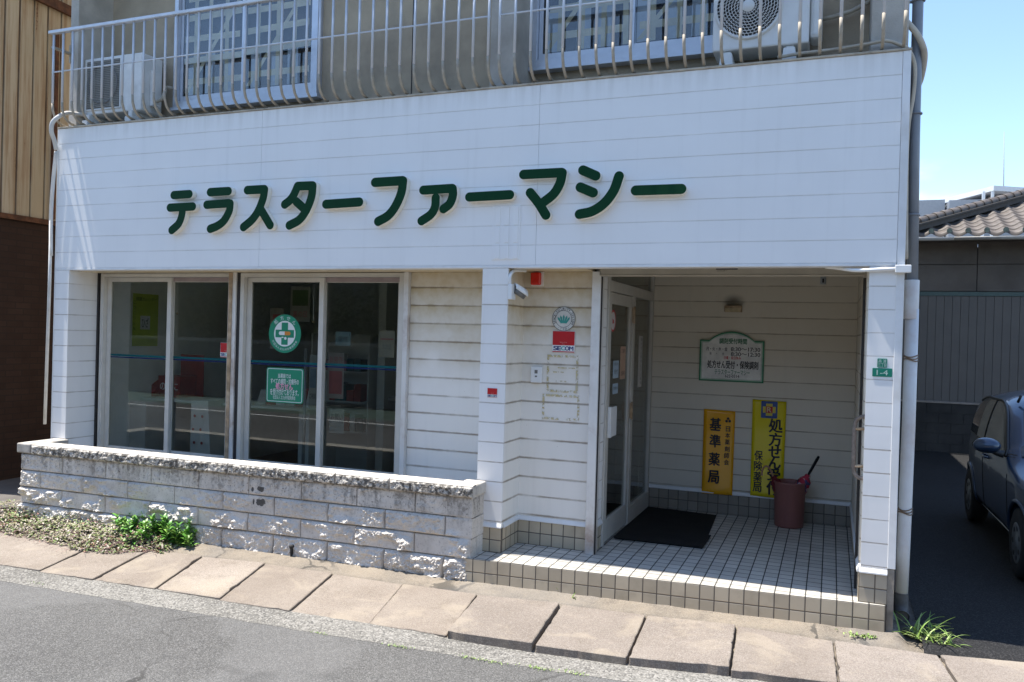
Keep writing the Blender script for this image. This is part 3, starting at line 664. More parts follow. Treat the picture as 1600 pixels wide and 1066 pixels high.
# ------------------------------------------------------------------ shop windows
def frame_rect(mb, x0, x1, z0, z1, w, y0, y1, wb=None, wt=None):
    wb = wb or w; wt = wt or w
    mb.box(x0, x0+w, y0, y1, z0, z1); mb.box(x1-w, x1, y0, y1, z0, z1)
    mb.box(x0+w, x1-w, y0+0.001, y1-0.001, z0, z0+wb); mb.box(x0+w, x1-w, y0+0.001, y1-0.001, z1-wt, z1)
def shop_window(x0, x1, xm, nm):
    fr = MB(); frame_rect(fr, x0, x1, 0.56, 2.468, 0.045, 0.33, 0.45, 0.05, 0.035)
    fr = fr.build('window', M['alu'], B, bevel=0.002)
    for k, (a, b, y) in enumerate(((x0+0.048, xm+0.025, 0.375), (xm-0.028, x1-0.048, 0.412))):
        s = MB(); frame_rect(s, a, b, 0.612, 2.43, 0.052, y, y+0.03, 0.06, 0.045)
        so_ = s.build('sash', M['alu'], fr, bevel=0.002)
        p = MB(); p.box(a+0.05, b-0.05, y+0.012, y+0.017, 0.67, 2.387); p.build('pane', M['glass'], fr)
        st = MB(); st.box(a+0.053, b-0.053, y+0.0095, y+0.0115, 1.612, 1.632); st.build('teal_stripe', M['teal'], fr)
        st = MB(); st.box(a+0.053, b-0.053, y+0.0095, y+0.0115, 1.594, 1.606); st.build('blue_stripe', M['bluefilm'], fr)
    l = MB(); l.box(xm-0.022, xm-0.010, 0.40, 0.411, 1.36, 1.44); l.build('window_lock', M['dark'], fr)
    h = MB(); h.box(x0+0.05, x1-0.05, 0.40, 0.44, 2.39, 2.43); h.build('blind_box', simple('mauve_blind', (0.30, 0.24, 0.23), 0.7), fr)
    return fr
shop_window(-7.135, -5.425, -6.25, 0)
shop_window(-5.325, -3.535, -4.425, 1)
mb = MB(); mb.box(-5.423, -5.362, 0.31, 0.46, 0.55, 2.474); mb.build('window_post', M['rusttrim'], B, bevel=0.003)
mb = MB(); mb.box(-5.440, -5.400, 0.300, 0.309, 0.60, 2.472); mb.build('rusty_batten', M['brownwood'], B)
mb = MB(); mb.box(-5.361, -5.326, 0.328, 0.45, 0.55, 2.474); mb.build('window_gap', M['dark'], B)
mb = MB(); mb.box(-3.533, -3.487, 0.325, 0.46, 0.5, 2.474); mb.build('window_jamb', M['rusttrim'], B, bevel=0.003)
mb = MB(); mb.box(-7.192, -7.137, 0.365, 0.45, 0.55, 2.474); mb.build('window_jamb', M['rusttrim'], B, bevel=0.003)
mb = MB(); mb.box(-7.1925, -7.170, 0.340, 0.364, 0.55, 2.474); mb.build('window_gap', M['dark'], B)
mb = MB(); mb.box(-7.195, -3.49, 0.345, 0.47, 0.30, 0.559); mb.box(-7.195, -2.64, -0.1, 0.345, 0.0, 0.30); mb.build('window_sill', M['trim'], B)
# interior of the shop
RW = simple('shop_inner_wall', (0.82, 0.82, 0.78), 0.8, 0.05); RF = simple('shop_floor', (0.20, 0.12, 0.10), 0.35, 0.1)
mb = MB(); mb.box(-7.19, -1.86, 4.2, 4.29, 0.2, 2.66); mb.box(-7.20, -7.19, 0.46, 4.2, 0.2, 2.66); mb.box(-7.19, -1.86, 0.46, 4.2, 2.63, 2.66); mb.box(-1.86, -1.85, 2.45, 4.2, 0.2, 2.66)
mb.box(-4.9, -4.8, 2.2, 4.2, 0.2, 2.63)
mb.build('shop_interior', RW, B)
mb = MB(); mb.box(-7.19, -1.80, 0.46, 4.2, 0.15, 0.199); mb.build('shop_floor', RF, B)

# ------------------------------------------------------------------ entrance door (in the porch side)
D = MB(); DX = -1.76
def dbox(mb, y0, y1, z0, z1, x0=DX-0.03, x1=DX+0.03): mb.box(x0, x1, y0, y1, z0, z1)
dbox(D, 0.57, 0.62, 0.2, 2.66); dbox(D, 2.33, 2.395, 0.2, 2.66); dbox(D, 0.62, 2.33, 2.335, 2.425); dbox(D, 1.46, 1.55, 0.2, 2.335); dbox(D, 1.55, 2.33, 0.2, 0.36); dbox(D, 0.62, 2.33, 2.60, 2.66)
door = D.build('door', M['alu'], B, bevel=0.003)
L_ = MB(); dbox(L_, 0.628, 0.70, 0.215, 2.328, DX-0.02, DX+0.022); dbox(L_, 1.385, 1.452, 0.215, 2.328, DX-0.02, DX+0.022); dbox(L_, 0.70, 1.385, 2.232, 2.327, DX-0.02, DX+0.021); dbox(L_, 0.70, 1.385, 0.216, 0.40, DX-0.02, DX+0.021)
L_.build('door_leaf', M['alu'], door, bevel=0.003)
p = MB(); dbox(p, 0.69, 1.39, 0.39, 2.24, DX-0.003, DX+0.003); dbox(p, 1.545, 2.335, 0.355, 2.34, DX-0.003, DX+0.003); dbox(p, 0.615, 2.335, 2.42, 2.605, DX-0.003, DX+0.003); p.build('door_glass', M['doorglass'], door)
p = MB(); dbox(p, 0.655, 0.70, 1.10, 1.36, DX+0.022, DX+0.05); dbox(p, 0.70, 0.86, 1.105, 1.355, DX+0.036, DX+0.050); p.build('push_plate', M['white'], door, bevel=0.004)
for z in (2.16, 1.27):
    p = MB(); dbox(p, 1.44, 1.475, z-0.07, z+0.07, DX+0.024, DX+0.04); p.tube([(DX+0.042, 1.456, z-0.08), (DX+0.042, 1.456, z+0.08)], 0.009, 10); p.build('hinge', M['brownwood'], door)

# ------------------------------------------------------------------ balcony railing
rl = MB(); rl.box(-7.405, 0.44, -0.135, -0.085, 4.835, 4.868); rail = rl.build('railing', M['rail'], B, bevel=0.006)
mb = MB(); mb.tube([(-7.36, -0.110, 4.452), (-2.58, -0.110, 4.452)], 0.008, 8); mb.tube([(-2.5, -0.110, 4.452), (0.38, -0.110, 4.452)], 0.008, 8); mb.build('middle_rod', M['rail'], rail)
mb = MB(); mb.box(-7.37, 0.42, 0.045, 0.075, ZF1+0.017, ZF1+0.032); mb.build('foot_rail', M['railfoot'], rail)
bx = [-7.350+0.1322*i for i in range(37)]
bx = [x for x in bx if x < -2.54] + [-2.497-0.0+0.1312*i for i in range(23)]
barpath = [(0, -0.110, 4.84), (0, -0.110, 4.14), (0, -0.104, 4.07), (0, -0.082, 4.01), (0, -0.045, 3.972), (0, 0.0, 3.952), (0, 0.05, 3.945)]
bar0 = None
for i, x in enumerate(bx):
    if x > 0.40: continue
    if bar0 is None:
        mb = MB(); mb.tube(barpath[:2], 0.0115, 10, 0); mb.tube(barpath[1:], 0.0117, 10, 1, caps=True)
        bar0 = mb.build('bar', [M['rail'], M['railfoot']], rail, local=True); o = bar0
    else:
        o = bar0.copy(); COL.objects.link(o); o.parent = rail
    o.location = Vector((x, 0, 0)) - wloc(rail)
mb = MB(); mb.box(-7.40, -7.36, -0.10, 0.12, 4.70, 4.72); mb.box(-7.39, -7.37, 0.10, 0.12, 4.62, 4.80); mb.build('wall_bracket', M['railfoot'], rail)

# ------------------------------------------------------------------ upper windows
DARKROOM = simple('dark_room', (0.014, 0.016, 0.022), 0.7, 0.2); TAPE = simple('brown_packing_tape', (0.62, 0.50, 0.30), 0.5, 0.18, 6); CURT = simple('pale_paper', (0.42, 0.43, 0.44), 0.8, 0.1)
def upper_window(x0, x1, xm, z0, z1, seed):
    r = random.Random(seed)
    f = MB(); frame_rect(f, x0, x1, z0, z1, 0.05, 0.455, 0.539, 0.06); f.box(x0-0.02, x1+0.02, 0.44, 0.539, z0-0.035, z0-0.001)
    f = f.build('upper_window', M['alublue'], B, bevel=0.003)
    bk = MB(); bk.box(x0+0.04, x1-0.04, 0.5345, 0.5385, z0+0.05, z1-0.04); bk.build('dark_room', DARKROOM, f)
    for a, b, y in ((x0+0.052, xm+0.02, 0.495), (xm-0.02, x1-0.052, 0.475)):
        s = MB(); frame_rect(s, a, b, z0+0.062, z1-0.05, 0.034, y, y+0.018, 0.055); s.build('sash', M['alublue'], f, bevel=0.002)
        p = MB(); p.box(a+0.03, b-0.03, y+0.006, y+0.009, z0+0.11, z1-0.08); p.build('pane', M['upglass'], f)
        t = MB(); h = 0.0
        z = z0+0.23
        while z < z1-0.1:
            dz = r.uniform(-0.02, 0.02); xa, xb = a+0.04+r.uniform(0, 0.05), b-0.04-r.uniform(0, 0.05)
            t.add([(xa, y+0.0115, z), (xb, y+0.0115, z+dz), (xb, y+0.0115, z+dz+0.062), (xa, y+0.0115, z+0.062)], [(0, 1, 2, 3)]); z += 0.21+r.uniform(-0.02, 0.02)
        x = a+0.16
        while x < b-0.1:
            dx = r.uniform(-0.015, 0.015)
            t.add([(x, y+0.0125, z0+0.13), (x+0.046, y+0.0125, z0+0.13), (x+dx+0.046, y+0.0125, z1-0.1), (x+dx, y+0.0125, z1-0.1)], [(0, 1, 2, 3)]); x += 0.21+r.uniform(-0.03, 0.03)
        t.add([(a+0.05, y+0.0135, z0+0.15), (a+0.10, y+0.0135, z0+0.15), (b-0.05, y+0.0135, z1-0.3), (b-0.1, y+0.0135, z1-0.3)], [(0, 1, 2, 3)])
        t.build('tape', TAPE, f)
        c = MB()
        for k in range(3):
            xa = a+0.08+k*0.22+r.uniform(-0.03, 0.03); c.box(xa, xa+0.12, y+0.015, y+0.017, z0+0.13, z0+0.50+r.uniform(-0.05, 0.05))
        c.build('paper', CURT, f)
    return f
upper_window(-6.35, -4.60, -5.485, 4.175, 5.55, 3)
upper_window(-2.44, -0.62, -1.575, 4.215, 5.55, 5)

# ------------------------------------------------------------------ sign letters
def stroke_poly_mb(mb, pts, r, y0, y1, mi=0, n=10):
    """rounded stroke on the facade plane: pts (x,z) -> sausage prism from y0 (back) to y1 (front)"""
    P = [np.array(p, float) for p in pts]; T = []
    for i in range(len(P)):
        a = P[max(0, i-1)]; b = P[min(len(P)-1, i+1)]; t = b-a; T.append(t/np.linalg.norm(t))
    Ls, Rs = [], []
    for p, t in zip(P, T):
        nn = np.array([-t[1], t[0]]); Ls.append(p+nn*r); Rs.append(p-nn*r)
    a0 = math.atan2(T[-1][1], T[-1][0]); e1 = [P[-1]+r*np.array([math.cos(a0+math.pi/2-math.pi*k/n), math.sin(a0+math.pi/2-math.pi*k/n)]) for k in range(1, n)]
    b0 = math.atan2(T[0][1], T[0][0]); e0 = [P[0]+r*np.array([math.cos(b0-math.pi/2-math.pi*k/n), math.sin(b0-math.pi/2-math.pi*k/n)]) for k in range(1, n)]
    k = len(P)
    # strip of quads for the caps keeps concave strokes correct
    def ring(y): return [(p[0], y, p[1]) for p in Ls], [(p[0], y, p[1]) for p in Rs], [(p[0], y, p[1]) for p in e1], [(p[0], y, p[1]) for p in e0]
    for y, flip in ((y1, False), (y0, True)):
        l, rr, q1, q0 = ring(y); vs = l+rr+q1+q0; fs = [(i, k+i, k+i+1, i+1) for i in range(k-1)]
        fs.append((k-1,) + tuple([2*k-1] + list(range(2*k+n-2, 2*k-1, -1))))
        fs.append((k,) + tuple([0] + list(range(2*k+2*(n-1)-1, 2*k+n-2, -1))))
        mb.add(vs, [f[::-1] if flip else f for f in fs], mi)
    loop = Ls+e1+Rs[::-1]+e0; m = len(loop)
    vs = [(p[0], y0, p[1]) for p in loop]+[(p[0], y1, p[1]) for p in loop]
    mb.add(vs, [(i, (i+1) % m, m+(i+1) % m, m+i) for i in range(m)], mi, True)
Q = lambda x, y: (250+x/3.721, 240+y/3.721)
Q2 = lambda x, y: (650+x/3.721, 240+y/3.721)
LET = [
 ('テ', Q, [[(80, 242), (170, 236)], [(58, 315), (190, 308)], ['c', (130, 318), (127, 358), (108, 408), (68, 446)]]),
 ('ラ', Q, [[(292, 225), (397, 219)], [(272, 298), (400, 289)], ['c', (408, 291), (402, 335), (372, 390), (335, 420), (292, 438)]]),
 ('ス', Q, [[(508, 213), (606, 208)], ['c', (608, 210), (598, 265), (570, 335), (535, 385), (485, 428)], [(588, 328), (640, 416)]]),
 ('タ', Q, [['c', (800, 190), (778, 240), (755, 272), (725, 296)], [(800, 190), (886, 187)], ['c', (888, 188), (880, 255), (850, 330), (810, 385), (752, 418)], [(792, 279), (850, 332)]]),
 ('ー', Q, [[(965, 295), (1158, 282)]]),
 ('フ', Q, [[(1250, 168), (1410, 158)], ['c', (1413, 160), (1402, 230), (1368, 308), (1325, 362), (1268, 395)]]),
 ('ァ', Q2, [[(42, 213), (210, 203)], ['c', (213, 205), (214, 245), (196, 292), (160, 322)], ['c', (115, 258), (110, 312), (85, 355), (32, 392)]]),
 ('ー', Q2, [[(310, 253), (545, 240)]]),
 ('マ', Q2, [[(625, 122), (846, 111)], ['c', (850, 113), (836, 175), (800, 235), (745, 280)], ['c', (664, 228), (712, 288), (755, 358)]]),
 ('シ', Q2, [[(970, 97), (1045, 130)], [(955, 196), (1030, 228)], ['c', (1180, 132), (1150, 215), (1095, 288), (1025, 335), (950, 353)]]),
 ('ー', Q2, [[(1277, 215), (1542, 206)]]),
]
SIGN = thing('shop_sign', 'large dark green rounded katakana letters with cream returns across the white fascia', 'sign', (-4.0, -0.03, 2.9))
for k, (ch, q, strokes) in enumerate(LET):
    body_, face = MB(), MB(); r = 0.0405 if k < 6 else 0.0385; dd = 0
    for s in strokes:
        curved = s[0] == 'c'; pts = s[1:] if curved else s
        W = [(lambda p: (p[0], p[2]))(atY(*q(*p), -0.055)) for p in pts]
        if curved: W = smooth_path(W, 7)
        dd += 0.00015
        stroke_poly_mb(body_, W, r, -0.001, -0.0535-dd); stroke_poly_mb(face, W, r-0.0015, -0.050, -0.0565-dd)
    b = body_.build('letter', M['cream'], SIGN); face.build('letter_face', M['green'], b)
# ------------------------------------------------------------------ air conditioners
def louvre_grille(mb, x0, x1, z0, z1, y, n):
    for i in range(n):
        z = z0+(z1-z0)*(i+0.5)/n; mb.box(x0, x1, y-0.006, y, z-0.0035, z+0.0035)
A1 = thing('air_conditioner', 'off white outdoor air conditioner with square louvred grille at the left balcony end', 'air conditioner', (-6.9, 0.35, 4.0), group='outdoor units on the balcony')
mb = MB(); mb.box(-7.285, -6.505, 0.20, 0.47, 4.095, 4.675); mb.build('casing', M['offwhite'], A1, bevel=0.012)
mb = MB(); mb.box(-7.235, -6.785, 0.188, 0.2, 4.150, 4.635); mb.build('grille_recess', M['acgrille'], A1)
mb = MB(); louvre_grille(mb, -7.232, -6.788, 4.155, 4.63, 0.187, 26)
for x in (-7.12, -7.01, -6.90): mb.box(x-0.003, x+0.003, 0.178, 0.188, 4.155, 4.63)
mb.build('grille', simple('old_grille', (0.30, 0.29, 0.26), 0.6, 0.1), A1)
mb = MB(); frame_rect(mb, -7.25, -6.77, 4.135, 4.65, 0.014, 0.185, 0.2); mb.build('grille_frame', M['offwhite'], A1, bevel=0.003)
mb = MB(); mb.lathe([(0.205, 0), (0.205, 0.012), (0.19, 0.012), (0.19, 0)], (-7.01, 0.1885, 4.393), 40, axis='Y'); mb.build('fan_ring', M['acgrille'], A1)
mb = MB(); mb.box(-6.504, -6.46, 0.30, 0.42, 4.16, 4.52); mb.build('valve_cover', M['offwhite'], A1, bevel=0.01)
for x in (-7.20, -6.62):
    mb = MB(); mb.box(x-0.04, x+0.04, 0.14, 0.52, ZF1+0.019, 4.03); mb.box(x-0.025, x+0.025, 0.17, 0.5, 4.03, 4.094); mb.build('foot', M['offwhite'], A1, bevel=0.01)
mb = MB(); mb.tube(smooth_path([(-6.46, 0.36, 4.22), (-6.38, 0.34, 4.23), (-6.34, 0.34, 4.30), (-6.37, 0.38, 4.36), (-6.36, 0.5, 4.38)]), 0.017, 8); mb.tube(smooth_path([(-6.46, 0.36, 4.16), (-6.40, 0.32, 4.10), (-6.36, 0.36, 4.02), (-6.3, 0.45, 3.96)]), 0.02, 8)
mb.build('refrigerant_pipe', M['hose'], A1)
A2 = thing('air_conditioner', 'white outdoor air conditioner with round fan grille beside the right upper window', 'air conditioner', (-0.54, 0.3, 4.0), group='outdoor units on the balcony')
mb = MB(); mb.box(-0.890, -0.215, 0.15, 0.42, 4.085, 4.70); mb.build('casing', M['white'], A2, bevel=0.012)
FC = (-0.637, 4.392)
mb = MB(); mb.lathe([(0.0, 0.0), (0.226, 0.0)], (FC[0], 0.1485, FC[1]), 48, axis='Y'); mb.build('fan_opening', M['dark'], A2)
mb = MB()
mb.lathe([(0.226, 0.0), (0.226, 0.022), (0.240, 0.018), (0.244, 0.0)], (FC[0], 0.150, FC[1]), 56, axis='Y')
mb.build('grille_rim', M['white'], A2)
mb = MB()
for i in range(9):
    rr = 0.056+0.021*i; mb.tube([(FC[0]+rr*math.cos(a), 0.130, FC[1]+rr*math.sin(a)) for a in np.linspace(0, 2*math.pi, 49)[:-1]], 0.0024, 5, closed=True)
    na = 18+4*i
    for j in range(na):
        a = 2*math.pi*(j+0.5*(i % 2))/na; mb.tube([(FC[0]+(rr-0.010)*math.cos(a-0.05), 0.131, FC[1]+(rr-0.010)*math.sin(a-0.05)), (FC[0]+(rr+0.011)*math.cos(a+0.05), 0.131, FC[1]+(rr+0.011)*math.sin(a+0.05))], 0.0022, 4)
mb.lathe([(0.0, 0.026), (0.040, 0.026), (0.046, 0.018)], (FC[0], 0.150, FC[1]), 28, axis='Y')
mb.build('fan_grille', M['white'], A2)
mb = MB(); mb.box(-0.214, -0.13, 0.20, 0.40, 4.13, 4.52); mb.build('valve_cover', M['white'], A2, bevel=0.03)
for x in (-0.785, -0.345):
    mb = MB(); mb.hexa([(x-0.055, 0.12, ZF1+0.019), (x+0.055, 0.12, ZF1+0.019), (x+0.055, 0.46, ZF1+0.019), (x-0.055, 0.46, ZF1+0.019), (x-0.04, 0.13, 4.06), (x+0.04, 0.13, 4.06), (x+0.04, 0.45, 4.06), (x-0.04, 0.45, 4.06)]); mb.box(x-0.03, x+0.03, 0.17, 0.4, 4.06, 4.084)
    mb.build('foot', M['white'], A2, bevel=0.008)
mb = MB(); mb.tube([tuple(atY(*p, 0.46)) for p in [(1275, 32), (1300, 27), (1330, 18), (1358, 3)]], 0.017, 8); mb.build('refrigerant_pipe', M['hose'], A2)

# ------------------------------------------------------------------ pipes and cables
DS = thing('downspout', 'downspout on the right corner, dark grey above and chalky white below', 'drainpipe', (0.5, 0.25, 0.05))
mb = MB(); mb.tube([(0.478, 0.25, 9.3), (0.485, 0.25, 4.6), (0.490, 0.25, 3.4), (0.506, 0.25, 2.40)], 0.0355, 20); mb.build('upper_pipe', M['steelblue'], DS)
mb = MB(); mb.tube([(0.503, 0.25, 2.40), (0.503, 0.25, 2.13)], 0.048, 20); mb.build('coupling', M['pipewhite'], DS, bevel=0.004)
mb = MB(); mb.tube([(0.510, 0.25, 2.20), (0.510, 0.25, 1.4), (0.502, 0.25, 0.6), (0.496, 0.25, 0.20)], 0.043, 20); mb.build('lower_pipe', M['pipewhite'], DS)
mb = MB(); mb.tube([(0.496, 0.25, 0.23), (0.496, 0.25, 0.15), (0.498, 0.22, 0.10), (0.50, 0.17, 0.085)], 0.047, 20, caps=False); mb.tube([(0.499, 0.19, 0.088), (0.4995, 0.18, 0.087)], 0.042, 20); mb.build('elbow', simple('dirty_elbow', (0.10, 0.095, 0.09), 0.7, 0.3, 12), DS)
for z, x in ((4.33, 0.488), (3.55, 0.491), (2.85, 0.497)):
    mb = MB(); mb.tube([(x+0.039*math.cos(a), 0.25+0.039*math.sin(a), z) for a in np.linspace(0, 2*math.pi, 25)[:-1]], 0.008, 6, closed=True); mb.box(x-0.06, x-0.035, 0.24, 0.26, z-0.008, z+0.008); mb.build('bracket', M['steelblue'], DS)
for z, x in ((1.86, 0.510), (0.80, 0.504)):
    mb = MB()
    for k in range(3): mb.tube([(x+0.046*math.cos(a), 0.25+0.046*math.sin(a), z+0.014*(k-1)+0.008*math.sin(a*2+k)) for a in np.linspace(0, 2*math.pi, 25)[:-1]], 0.004, 5, closed=True)
    mb.tube([(x-0.07, 0.24, z), (x-0.04, 0.235, z+0.01)], 0.004, 5); mb.build('wire_tie', simple('rusty_wire', (0.22, 0.15, 0.10), 0.7, 0.2), DS)
H1 = MB(); H1.tube(smooth_path([tuple(atY(*p, y)) for p, y in [((1330, -30), .50), ((1362, 0), .46), ((1390, 8), .30), ((1416, 34), .16), ((1433, 54), .165), ((1443, 76), .20), ((1444, 95), .25), ((1439, 122), .30), ((1428, 160), .34), ((1425, 260), .34)]], 6), 0.021, 12)
tag(H1.build('pipe_wrap', M['hose']), 'thick beige wrapped pipe looping out past the balcony end behind the dark downspout', 'pipe')
H2 = MB(); H2.tube(smooth_path([tuple(atY(*p, y)) for p, y in [((1215, 90), .08), ((1250, 84), .08), ((1300, 78), .07), ((1350, 70), .06), ((1385, 64), .05), ((1405, 70), .08), ((1418, 76), .12), ((1427, 92), .15), ((1430, 112), .16), ((1427, 150), .16), ((1420, 192), .16), ((1417, 240), .16), ((1416, 320), .16), ((1416, 405), .16)]], 6), 0.0125, 10)
tag(H2.build('drain_hose', M['hose']), 'thin beige hose running along the balcony edge then down in front of the dark downspout', 'hose')
H3 = MB(); H3.tube(smooth_path([tuple(atY(*p, y)) for p, y in [((135, 180), .20), ((118, 178), .10), ((104, 177), -.02), ((91, 183), -.10), ((82, 192), -.13), ((80.5, 206), -.12), ((85, 220), -.07), ((88, 234), -.03)]], 6), 0.021, 12)
tag(H3.build('conduit', M['cable']), 'white pipe elbow curling out over the left end of the balcony', 'pipe')
H4 = thing('cable_bundle', 'bundle of white cables running down the left edge of the boarded front', 'cable', tuple(atY(84, 300, 0)))
mb = MB()
for k in range(3): mb.tube(smooth_path([tuple(atY(px+k*2.0-2, py, -0.02-0.012*k)) for px, py in [(88, 236), (86, 255), (83, 285), (80.5, 320), (79.5, 350), (79.5, 400)]], 5), 0.007, 8)
mb.build('cable', M['cable'], H4)
mb = MB(); a = atY(79.8, 345, -0.02); b = atY(77.5, 440, -0.02); mb.tube([tuple(a), tuple(b), (b[0]-0.02, b[1], 0.9)], 0.016, 10); mb.build('cable_cover', M['cable'], H4)
H5 = thing('cable_box', 'small white junction box and cable at the fascia corner above the right pilaster', 'junction box', (0.42, -0.03, 2.46))
a, b = atY(1399, 414, -0.04), atY(1424, 426, -0.04); mb = MB(); mb.box(a[0], b[0], -0.04, 0.0, b[2], a[2]); mb.build('box_cover', M['white'], H5, bevel=0.004)
mb = MB(); mb.tube(smooth_path([tuple(atY(*p, y)) for p, y in [((1290, 417), .10), ((1310, 419), .06), ((1335, 422.5), .01), ((1360, 422), -.02), ((1380, 421), -.022), ((1399, 420), -.022)]], 5), 0.013, 10); mb.build('cable', M['white'], H5)

# ------------------------------------------------------------------ things fixed to the entrance walls
SC = thing('security_camera', 'white hooded security camera on the side of the entrance post under the fascia', 'camera', (-2.40, 0.05, 2.28))
mb = MB(); mb.box(-2.411, -2.375, -0.005, 0.085, 2.225, 2.348); mb.build('mount', M['white'], SC, bevel=0.006)
mb = MB(); P = []
for t, r in ((0, 0.026), (0.03, 0.032), (0.08, 0.035), (0.13, 0.036)):
    c = Vector((-2.375+t*0.55, 0.05+t*0.55, 2.325-t*0.45)); P.append([(c.x+r*0.7*math.cos(a), c.y-r*0.7*math.cos(a)*0.6, c.z+r*1.15*math.sin(a)) for a in np.linspace(-0.35, math.pi+0.35, 16)])
mb.grid(np.array(P)); o = mb.build('hood', M['white'], SC); so2 = o.modifiers.new('solid', 'SOLIDIFY'); so2.thickness = 0.005
mb = MB(); mb.tube([(-2.372, 0.055, 2.305), (-2.31, 0.115, 2.255)], 0.026, 14); mb.build('lens_body', M['acgrille'], SC)
mb = MB(); mb.tube(smooth_path([(-2.40, 0.012, 2.348), (-2.40, 0.012, 2.41), (-2.39, 0.06, 2.455), (-2.36, 0.14, 2.468), (-2.34, 0.2, 2.47)]), 0.014, 10); mb.build('conduit', M['white'], SC)
AL = thing('alarm_lamp', 'red alarm lamp high on the stained entrance wall', 'lamp', (-2.29, 0.36, 2.42))
mb = MB(); mb.box(-2.343, -2.238, 0.352, 0.369, 2.355, 2.472); mb.build('base_plate', M['offwhite'], AL)
mb = MB(); mb.box(-2.335, -2.252, 0.30, 0.351, 2.362, 2.466); mb.build('lens', M['redlamp'], AL, bevel=0.012, seg=3)
YP = 0.366
def P2(px, py, y): q = atY(px, py, y); return (q[0], q[2])
def flat(poly, y, mat, name, parent, th=0.004, mi=0):
    mb = MB(); mb.prism(poly, (0, 0, 0), FU, FV, NY, -y-0.0, -y+th) if False else mb.prism(poly, (0, y, 0), FU, FV, (0, -1, 0), 0, th)
    return mb.build(name, mat, parent)
RS = thing('round_plaque', 'round white plaque with black lettered rim and teal emblem above the red security sign', 'plaque', (-2.05, 0.366, 2.08))
c = P2(881, 498.5, YP); r = 0.100
flat(circle(c[0], c[1], r), YP, simple('plaque_white', (0.62, 0.60, 0.54), 0.5), 'disc', RS)
mb = MB()
n = 48
for ro, ri in ((r, r*0.965), (r*0.70, r*0.67)):
    vs = [(c[0]+q*math.cos(2*math.pi*i/n), YP-0.0048, c[1]+q*math.sin(2*math.pi*i/n)) for q in (ro, ri) for i in range(n)]
    mb.add(vs, [(i, (i+1) % n, n+(i+1) % n, n+i) for i in range(n)])
for i, chs in enumerate("SPACE-SECURITY-SYSTEM"):
    a = math.radians(205-230*i/20); char_at(mb, chs, c[0]+r*0.825*math.cos(a), c[1]+r*0.825*math.sin(a), r*0.30, a-math.pi/2, (0, YP, 0), FU, FV, 0.0048, bold=0.02)
for i, chs in enumerate("-TSD-"):
    a = math.radians(240+15*i); char_at(mb, chs, c[0]+r*0.82*math.cos(a), c[1]+r*0.82*math.sin(a), r*0.24, a+math.pi/2, (0, YP, 0), FU, FV, 0.0048, bold=0.02)
mb.build('lettering', M['ink'], RS)
mb = MB()
for k in range(-2, 3):
    a = math.radians(90-17*k); L2 = r*(0.72-0.05*abs(k)); b0 = (c[0]+k*r*0.09, c[1]-r*0.36); w = r*0.085
    u = (math.cos(a), math.sin(a)); nrm = (-u[1], u[0])
    pts = [(b0[0]+nrm[0]*w*s_, b0[1]+nrm[1]*w*s_) for s_ in (-0.7, 0.7)]
    pts = [pts[0], (b0[0]+u[0]*L2*0.75-nrm[0]*w, b0[1]+u[1]*L2*0.75-nrm[1]*w), (b0[0]+u[0]*L2, b0[1]+u[1]*L2), (b0[0]+u[0]*L2*0.75+nrm[0]*w, b0[1]+u[1]*L2*0.75+nrm[1]*w), pts[1]]
    mb.prism(pts, (0, YP, 0), FU, FV, NY, 0.004, 0.0050+0.0002*(k+2))
mb.build('emblem', simple('teal_emblem', (0.05, 0.30, 0.25), 0.4), RS)
DKBLUE = simple('dark_blue_print', (0.02, 0.035, 0.16), 0.4); TEALP = simple('teal_print', (0.05, 0.40, 0.36), 0.4)
def security_sign(name, label, x0, x1, z0, z1, y, small=False, parent_th=0.006):
    s = thing(name, label, 'sign', (x0, y, z0)); h = z1-z0; w_ = x1-x0
    mb = MB(); mb.box(x0, x1, y-parent_th, y, z0, z1); mb.build('plate', M['white'], s)
    mb = MB(); mb.box(x0+0.002, x1-0.002, y-parent_th-0.0008, y-parent_th+0.0005, z0+h*0.335, z1-0.002); mb.box(x0+0.002, x1-0.002, y-parent_th-0.0008, y-parent_th+0.0005, z0+0.002, z0+h*0.055); mb.build('red_field', M['red'], s)
    mb = MB(); zt0, zt1 = z0+h*0.10, z0+h*0.285; xa = x0+w_*0.06; ww = w_*0.88
    for k, (chs, f0, f1) in enumerate((('S', 0, .18), ('E', .20, .37), ('C', .39, .585), ('O', .585, .79), ('M', .80, 1.0))):
        text_fit(mb, chs, xa+ww*f0, zt0, xa+ww*f1, zt1, (0, y-parent_th, 0), FU, FV, 0.0012, bold=0.035, mi=1 if chs == 'C' else 0)
    mb.build('lettering', [DKBLUE, TEALP], s)
    mb = MB(); text_fit(mb, 'Security', x0+w_*0.34, z0+h*0.44, x0+w_*0.66, z0+h*0.50, (0, y-parent_th, 0), FU, FV, 0.0012); text_fit(mb, 'by', x0+w_*0.44, z0+h*0.365, x0+w_*0.56, z0+h*0.42, (0, y-parent_th, 0), FU, FV, 0.0012); mb.build('small_print', simple('pale_pink_print', (0.7, 0.35, 0.33), 0.5), s)
a, b = P2(864, 517, YP), P2(898, 551.5, YP)
security_sign('security_sign', 'red security company sign plate below the round plaque on the stained wall', a[0], b[0], b[1], a[1], YP)
a, b = P2(761.5, 606, -0.002), P2(777, 622, -0.002)
security_sign('security_sticker', 'small red security sticker on the front of the white entrance post', a[0], b[0], b[1], a[1], -0.001, parent_th=0.002)
IC = thing('intercom', 'white rectangular intercom panel on the stained entrance wall', 'intercom', (-2.28, 0.36, 1.62))
a, b = P2(830, 573, 0.35), P2(846.5, 598.5, 0.35); mb = MB(); mb.box(a[0], b[0], 0.342, 0.369, b[1], a[1]); mb.build('panel', M['white'], IC, bevel=0.004)
